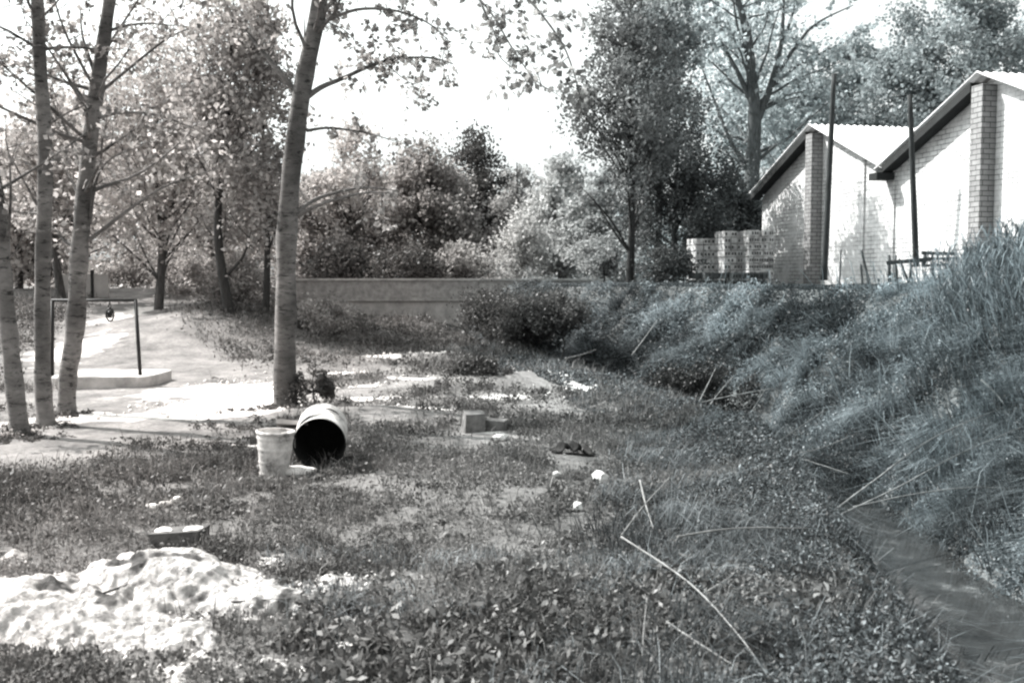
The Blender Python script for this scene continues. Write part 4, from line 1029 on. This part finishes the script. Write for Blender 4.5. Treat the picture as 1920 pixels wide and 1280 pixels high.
A = Matrix.Translation((pp.x, 10.0, zg - .03)) @ Matrix.Rotation(R(3), 4, 'Y')
prof = [(.001, 0), (.135, 0)]
for i in range(31):
    t = i / 30; r = .135 + .052 * t + (.007 if abs((t * 4) % 1 - .5) < .09 else 0); prof.append((r, hp * t))
m = MB(); m.lathe(prof + [(.195, hp), (.195, hp - .02), (.18, hp - .02), (.13, .03), (.001, .03)], 32, A); m.build('tub_body', M['drum'], pl)
m = MB(); ringtube(m, (0, 0, 0), .19, .19, .008)
me_pts = [Vector(v_) for v_ in m.v]; m.v = [tuple(A @ Vector((v_.x, v_.z, hp + v_.y))) for v_ in me_pts]; m.build('rim', M['drum'], pl)

def rock(name, label, cat, c, size, mat, rz=0, group=None, seed=0, flat=.5, n=2, sink=.3):
    import bmesh
    bm = bmesh.new(); bmesh.ops.create_icosphere(bm, subdivisions=3, radius=1)
    r_ = np.random.default_rng(seed); ph = r_.uniform(0, 9, 6)
    for v_ in bm.verts:
        p = v_.co; e = .62
        q = Vector([math.copysign(abs(t) ** e, t) for t in p]); q = q * (.85 if q.length > 1.2 else 1)
        k = 1 + .12 * math.sin(p.x * 3 + ph[0]) * math.sin(p.y * 4 + ph[1]) + .08 * math.sin(p.z * 6 + ph[2] + p.x * 5) + .05 * math.sin(p.y * 11 + ph[3])
        v_.co = Vector((q.x * size[0] * k / 2, q.y * size[1] * k / 2, q.z * size[2] * k / 2))
    me = bpy.data.meshes.new(name); bm.to_mesh(me); bm.free(); me.materials.append(mat)
    me.polygons.foreach_set('use_smooth', [True] * len(me.polygons))
    o = bpy.data.objects.new(name, me); col.objects.link(o); o.location = (c[0], c[1], Hs(c[0], c[1]) + size[2] * (.5 - sink)); o.rotation_euler = (0, 0, rz)
    tag(o, label, cat, group); return o
def gxy(px, py): p = G(px, py); return (p.x, p.y)
ST = M['stone']
rock('flat_stone', 'flat white stone lying in front of the drum and tub', 'stone', gxy(549, 888), (.42, .20, .10), ST, .15, seed=1, sink=.15)
m = MB(); q = P(548, 790, 11.0); m.box((q.x, 11.0, q.z - .02), (.34, .3, .05), .2, (R(-12), R(4)), jit=.01); m.box((q.x - .02, 11.05, q.z - .15), (.26, .2, .16), .1, jit=.015)
o = m.build('broken_block', M['concrete_pale']); tag(o, 'broken concrete block tipped behind the tub', 'block')
g0 = gxy(327, 1030)
bk = empty('concrete_block', (g0[0], g0[1], Hs(*g0))); tag(bk, 'sunken block painted dark as shaded, two white painted sunlit patches on top', 'block')
m = MB(); m.box((g0[0], g0[1] + .1, Hs(*g0) + .04), (.38, .2, .13), -.12, (0, R(-3)), jit=.02); m.build('block_body', M['plank'], bk)  # dark body colour holds the shade on the block's faces
for (dx_, sx_, sd_) in ((.12, .15, 5), (-.11, .12, 6)):
    rk = rock('sunlit_patch', 'x', 'x', (g0[0] + dx_, g0[1] + .1), (sx_, .13, .03), ST, .2, seed=sd_)  # white pieces added as the sunlit top of the block
    for k_ in ('label', 'category'): del rk[k_]
    rk.location.z = Hs(*g0) + (.108 if dx_ > 0 else .098); rk.parent = bk; rk.matrix_parent_inverse = Matrix.Translation(-Vector(bk.location))
for i, (px, py, w_, h_, lb) in enumerate([(285, 958, .10, .05, 'white stone at the left end of the short row near the sand pile'), (308, 953, .09, .05, 'white stone in the middle of the short row near the sand pile'), (332, 948, .12, .07, 'largest white stone, right end of the short row near the sand pile'),
                                       (1125, 918, .15, .10, 'large lumpy white stone right of centre in the meadow'), (1084, 972, .07, .07, 'small white stone below the lumpy one'), (1043, 905, .08, .05, 'small white stone left of the lumpy one'),
                                       (940, 828, .22, .07, 'flat pale stone in front of the pale square block'), (1232, 912, .04, .03, 'tiny white pebble above the long dry canes'),
                                       (625, 712, .12, .06, 'white stone beside the dark bush by the thick trunk'), (560, 1262, .10, .03, 'pale half buried stone near the bottom edge, right of the sand pile'),
                                       (652, 1215, .12, .035, 'second pale half buried stone near the bottom edge')]):
    rock('stone', lb, 'stone', gxy(px, py), (w_ * 1.1, w_ * .8, h_ * 1.1), ST, i * .7, 'loose pale stones', seed=10 + i, sink=.12)
g1 = gxy(888, 812); m = MB(); m.box((g1[0], g1[1], Hs(*g1) + .12), (.26, .24, .27), .25, (R(4), R(3)), jit=.012); m.box((g1[0] + .29, g1[1] + .1, Hs(*g1) + .07), (.26, .2, .14), -.15, jit=.012)
o = m.build('square_block', M['concrete_dull']); tag(o, 'dull pale square block standing in the middle of the meadow', 'block')
# dark rag
g2 = gxy(1073, 852); V = []; Fq = []
for i in range(25):
    for j in range(11):
        x = g2[0] + (i / 24 - .5) * .50; y = g2[1] + (j / 10 - .5) * .20
        e = max(0, 1 - ((i / 24 - .5) * 2) ** 2 - ((j / 10 - .5) * 1.8) ** 2)
        V.append((x + .02 * math.sin(j), y + .03 * math.sin(i * .8), Hs(x, y) + .04 + .10 * e ** .5 * (.7 + .5 * math.sin(i * .9 + j * .5))))
for i in range(24):
    for j in range(10): a = i * 11 + j; Fq.append((a, a + 11, a + 12, a + 1))
o = mesh_np('rag', V, Fq, M['cloth'], smooth=True); tag(o, 'crumpled black rag on the grass right of centre', 'rag')
sm = o.modifiers.new('thickness', 'SOLIDIFY'); sm.thickness = .012
# dry canes
GC = 'dry canes fallen around the ditch'
def cane(label, pts, r=.010, depth=None):
    ps = []
    for (px, py, y) in pts: ps.append(P(px, py, y))
    sp = spline(ps, 6); m = MB(); k = len(sp); m.tube(sp, [r * (1 - .5 * i / (k - 1)) * (1.0 + (.25 if i % 4 == 0 else 0)) for i in range(k)], 6)
    o = m.build('dry_cane', M['cane']); tag(o, label, 'cane', GC)
cane('long thick cane slanting down to the bottom edge', [(1165, 1006, 6.3), (1290, 1090, 5.7), (1385, 1190, 5.1), (1445, 1275, 4.75)], .0065)
cane('short pale cane standing slightly tilted above the long thick one', [(1200, 900, 8.0), (1212, 950, 7.6), (1226, 992, 7.3)], .008)
cane('level cane lying across the weeds below the small pebbles', [(1270, 1006, 6.6), (1380, 990, 6.8), (1515, 990, 7.0)], .009)
cane('thin cane crossing behind the tilted short one, rising to the right', [(1165, 1003, 6.8), (1205, 950, 7.4), (1255, 895, 8.1)], .006)
cane('short cane leaning under the level one', [(1318, 1113, 5.9), (1345, 1097, 6.0), (1374, 1078, 6.1)], .008)
cane('lowest cane slanting to the bottom edge, left of the thick one', [(1250, 1165, 5.3), (1310, 1205, 5.1), (1378, 1248, 4.9)], .007)
cane('long arching cane from the ditch bottom up to the right edge, upper of three', [(1540, 975, 9.4), (1640, 900, 10.2), (1760, 815, 11), (1930, 745, 12)], .010)
cane('long arching cane reaching the right edge, middle of three', [(1530, 985, 9.2), (1680, 915, 10), (1800, 850, 10.6), (1940, 790, 11.3)], .009)
cane('flat arching cane reaching the right edge, lowest of three', [(1600, 950, 9.6), (1720, 925, 9.7), (1830, 913, 9.8), (1930, 918, 9.8)], .008)
cane('cane rising in front of the dark hollow, left of three', [(1300, 775, 15.8), (1320, 735, 16), (1342, 690, 16.3)], .011)
cane('cane rising in front of the dark hollow, right of three', [(1318, 778, 15.6), (1345, 740, 15.9), (1375, 705, 16.2)], .010)
cane('long nearly level cane across the dark hollow', [(1300, 758, 15.2), (1370, 742, 15.2), (1450, 728, 15.3)], .012)
cane('cane lying flat left of the ditch bend', [(1448, 840, 12), (1520, 865, 11.6), (1592, 888, 11.2)], .010)
cane('short cane leaning up the slope behind the ditch bend', [(1385, 805, 13.2), (1410, 770, 13.6), (1435, 730, 14)], .009)
cane('cane fan stalk pointing right from the ditch bend', [(1455, 830, 12.4), (1500, 800, 12.8), (1545, 770, 13.2)], .008)
cane('thin cane sloping on the middle of the bank', [(1590, 820, 12.6), (1520, 845, 12.2), (1430, 855, 12)], .008)
cane('thin cane on the bank at the right edge pointing down right', [(1840, 712, 12), (1865, 735, 11.8), (1885, 760, 11.6)], .014)
cane('thin cane leaning on the bank below the brick stacks', [(1185, 665, 20.5), (1215, 625, 21), (1232, 600, 21.6)], .012)
cane('pale cane lying on the slope below the ivy mound', [(1060, 672, 21.5), (1090, 665, 21.6), (1118, 655, 21.8)], .014)
cane('upright dead stalk near the foreground weeds', [(1207, 1275, 4.9), (1205, 1215, 5.1), (1213, 1120, 5.3)], .006)
cane('pale broken cane lying flat below the meadow centre', [(815, 1103, 6.6), (850, 1122, 6.4), (900, 1150, 6.2)], .012)
cane('thin dry stalk standing below the oil drum', [(657, 985, 7.9), (655, 930, 7.9), (655, 880, 7.9)], .004)
stick('stick', 'dark broken stick in the grass, left of the small white stones', 'stick', P(855, 940, 8.9), P(925, 952, 8.7), .014, M['plank'], 'broken sticks in the meadow')
stick('stick', 'pale stick lying just under the dark broken one', 'stick', P(850, 958, 8.6), P(888, 940, 8.8), .009, M['cane'], 'broken sticks in the meadow')
stick('stick', 'thin dark twig lying on the sand pile', 'stick', P(432, 1128, 5.75), P(545, 1122, 5.8), .006, M['plank'])
stick('stick', 'dark root end sticking out of the left slope of the sand pile', 'stick', P(175, 1118, 5.75), P(262, 1088, 5.95), .008, M['plank'])
stick('stick', 'dark twig standing in the hole of the sand pile', 'stick', P(398, 1195, 5.45), P(404, 1120, 5.45), .004, M['plank'])
print('objects', len(bpy.data.objects), 'verts', sum(len(o.data.vertices) for o in bpy.data.objects if o.type == 'MESH'))
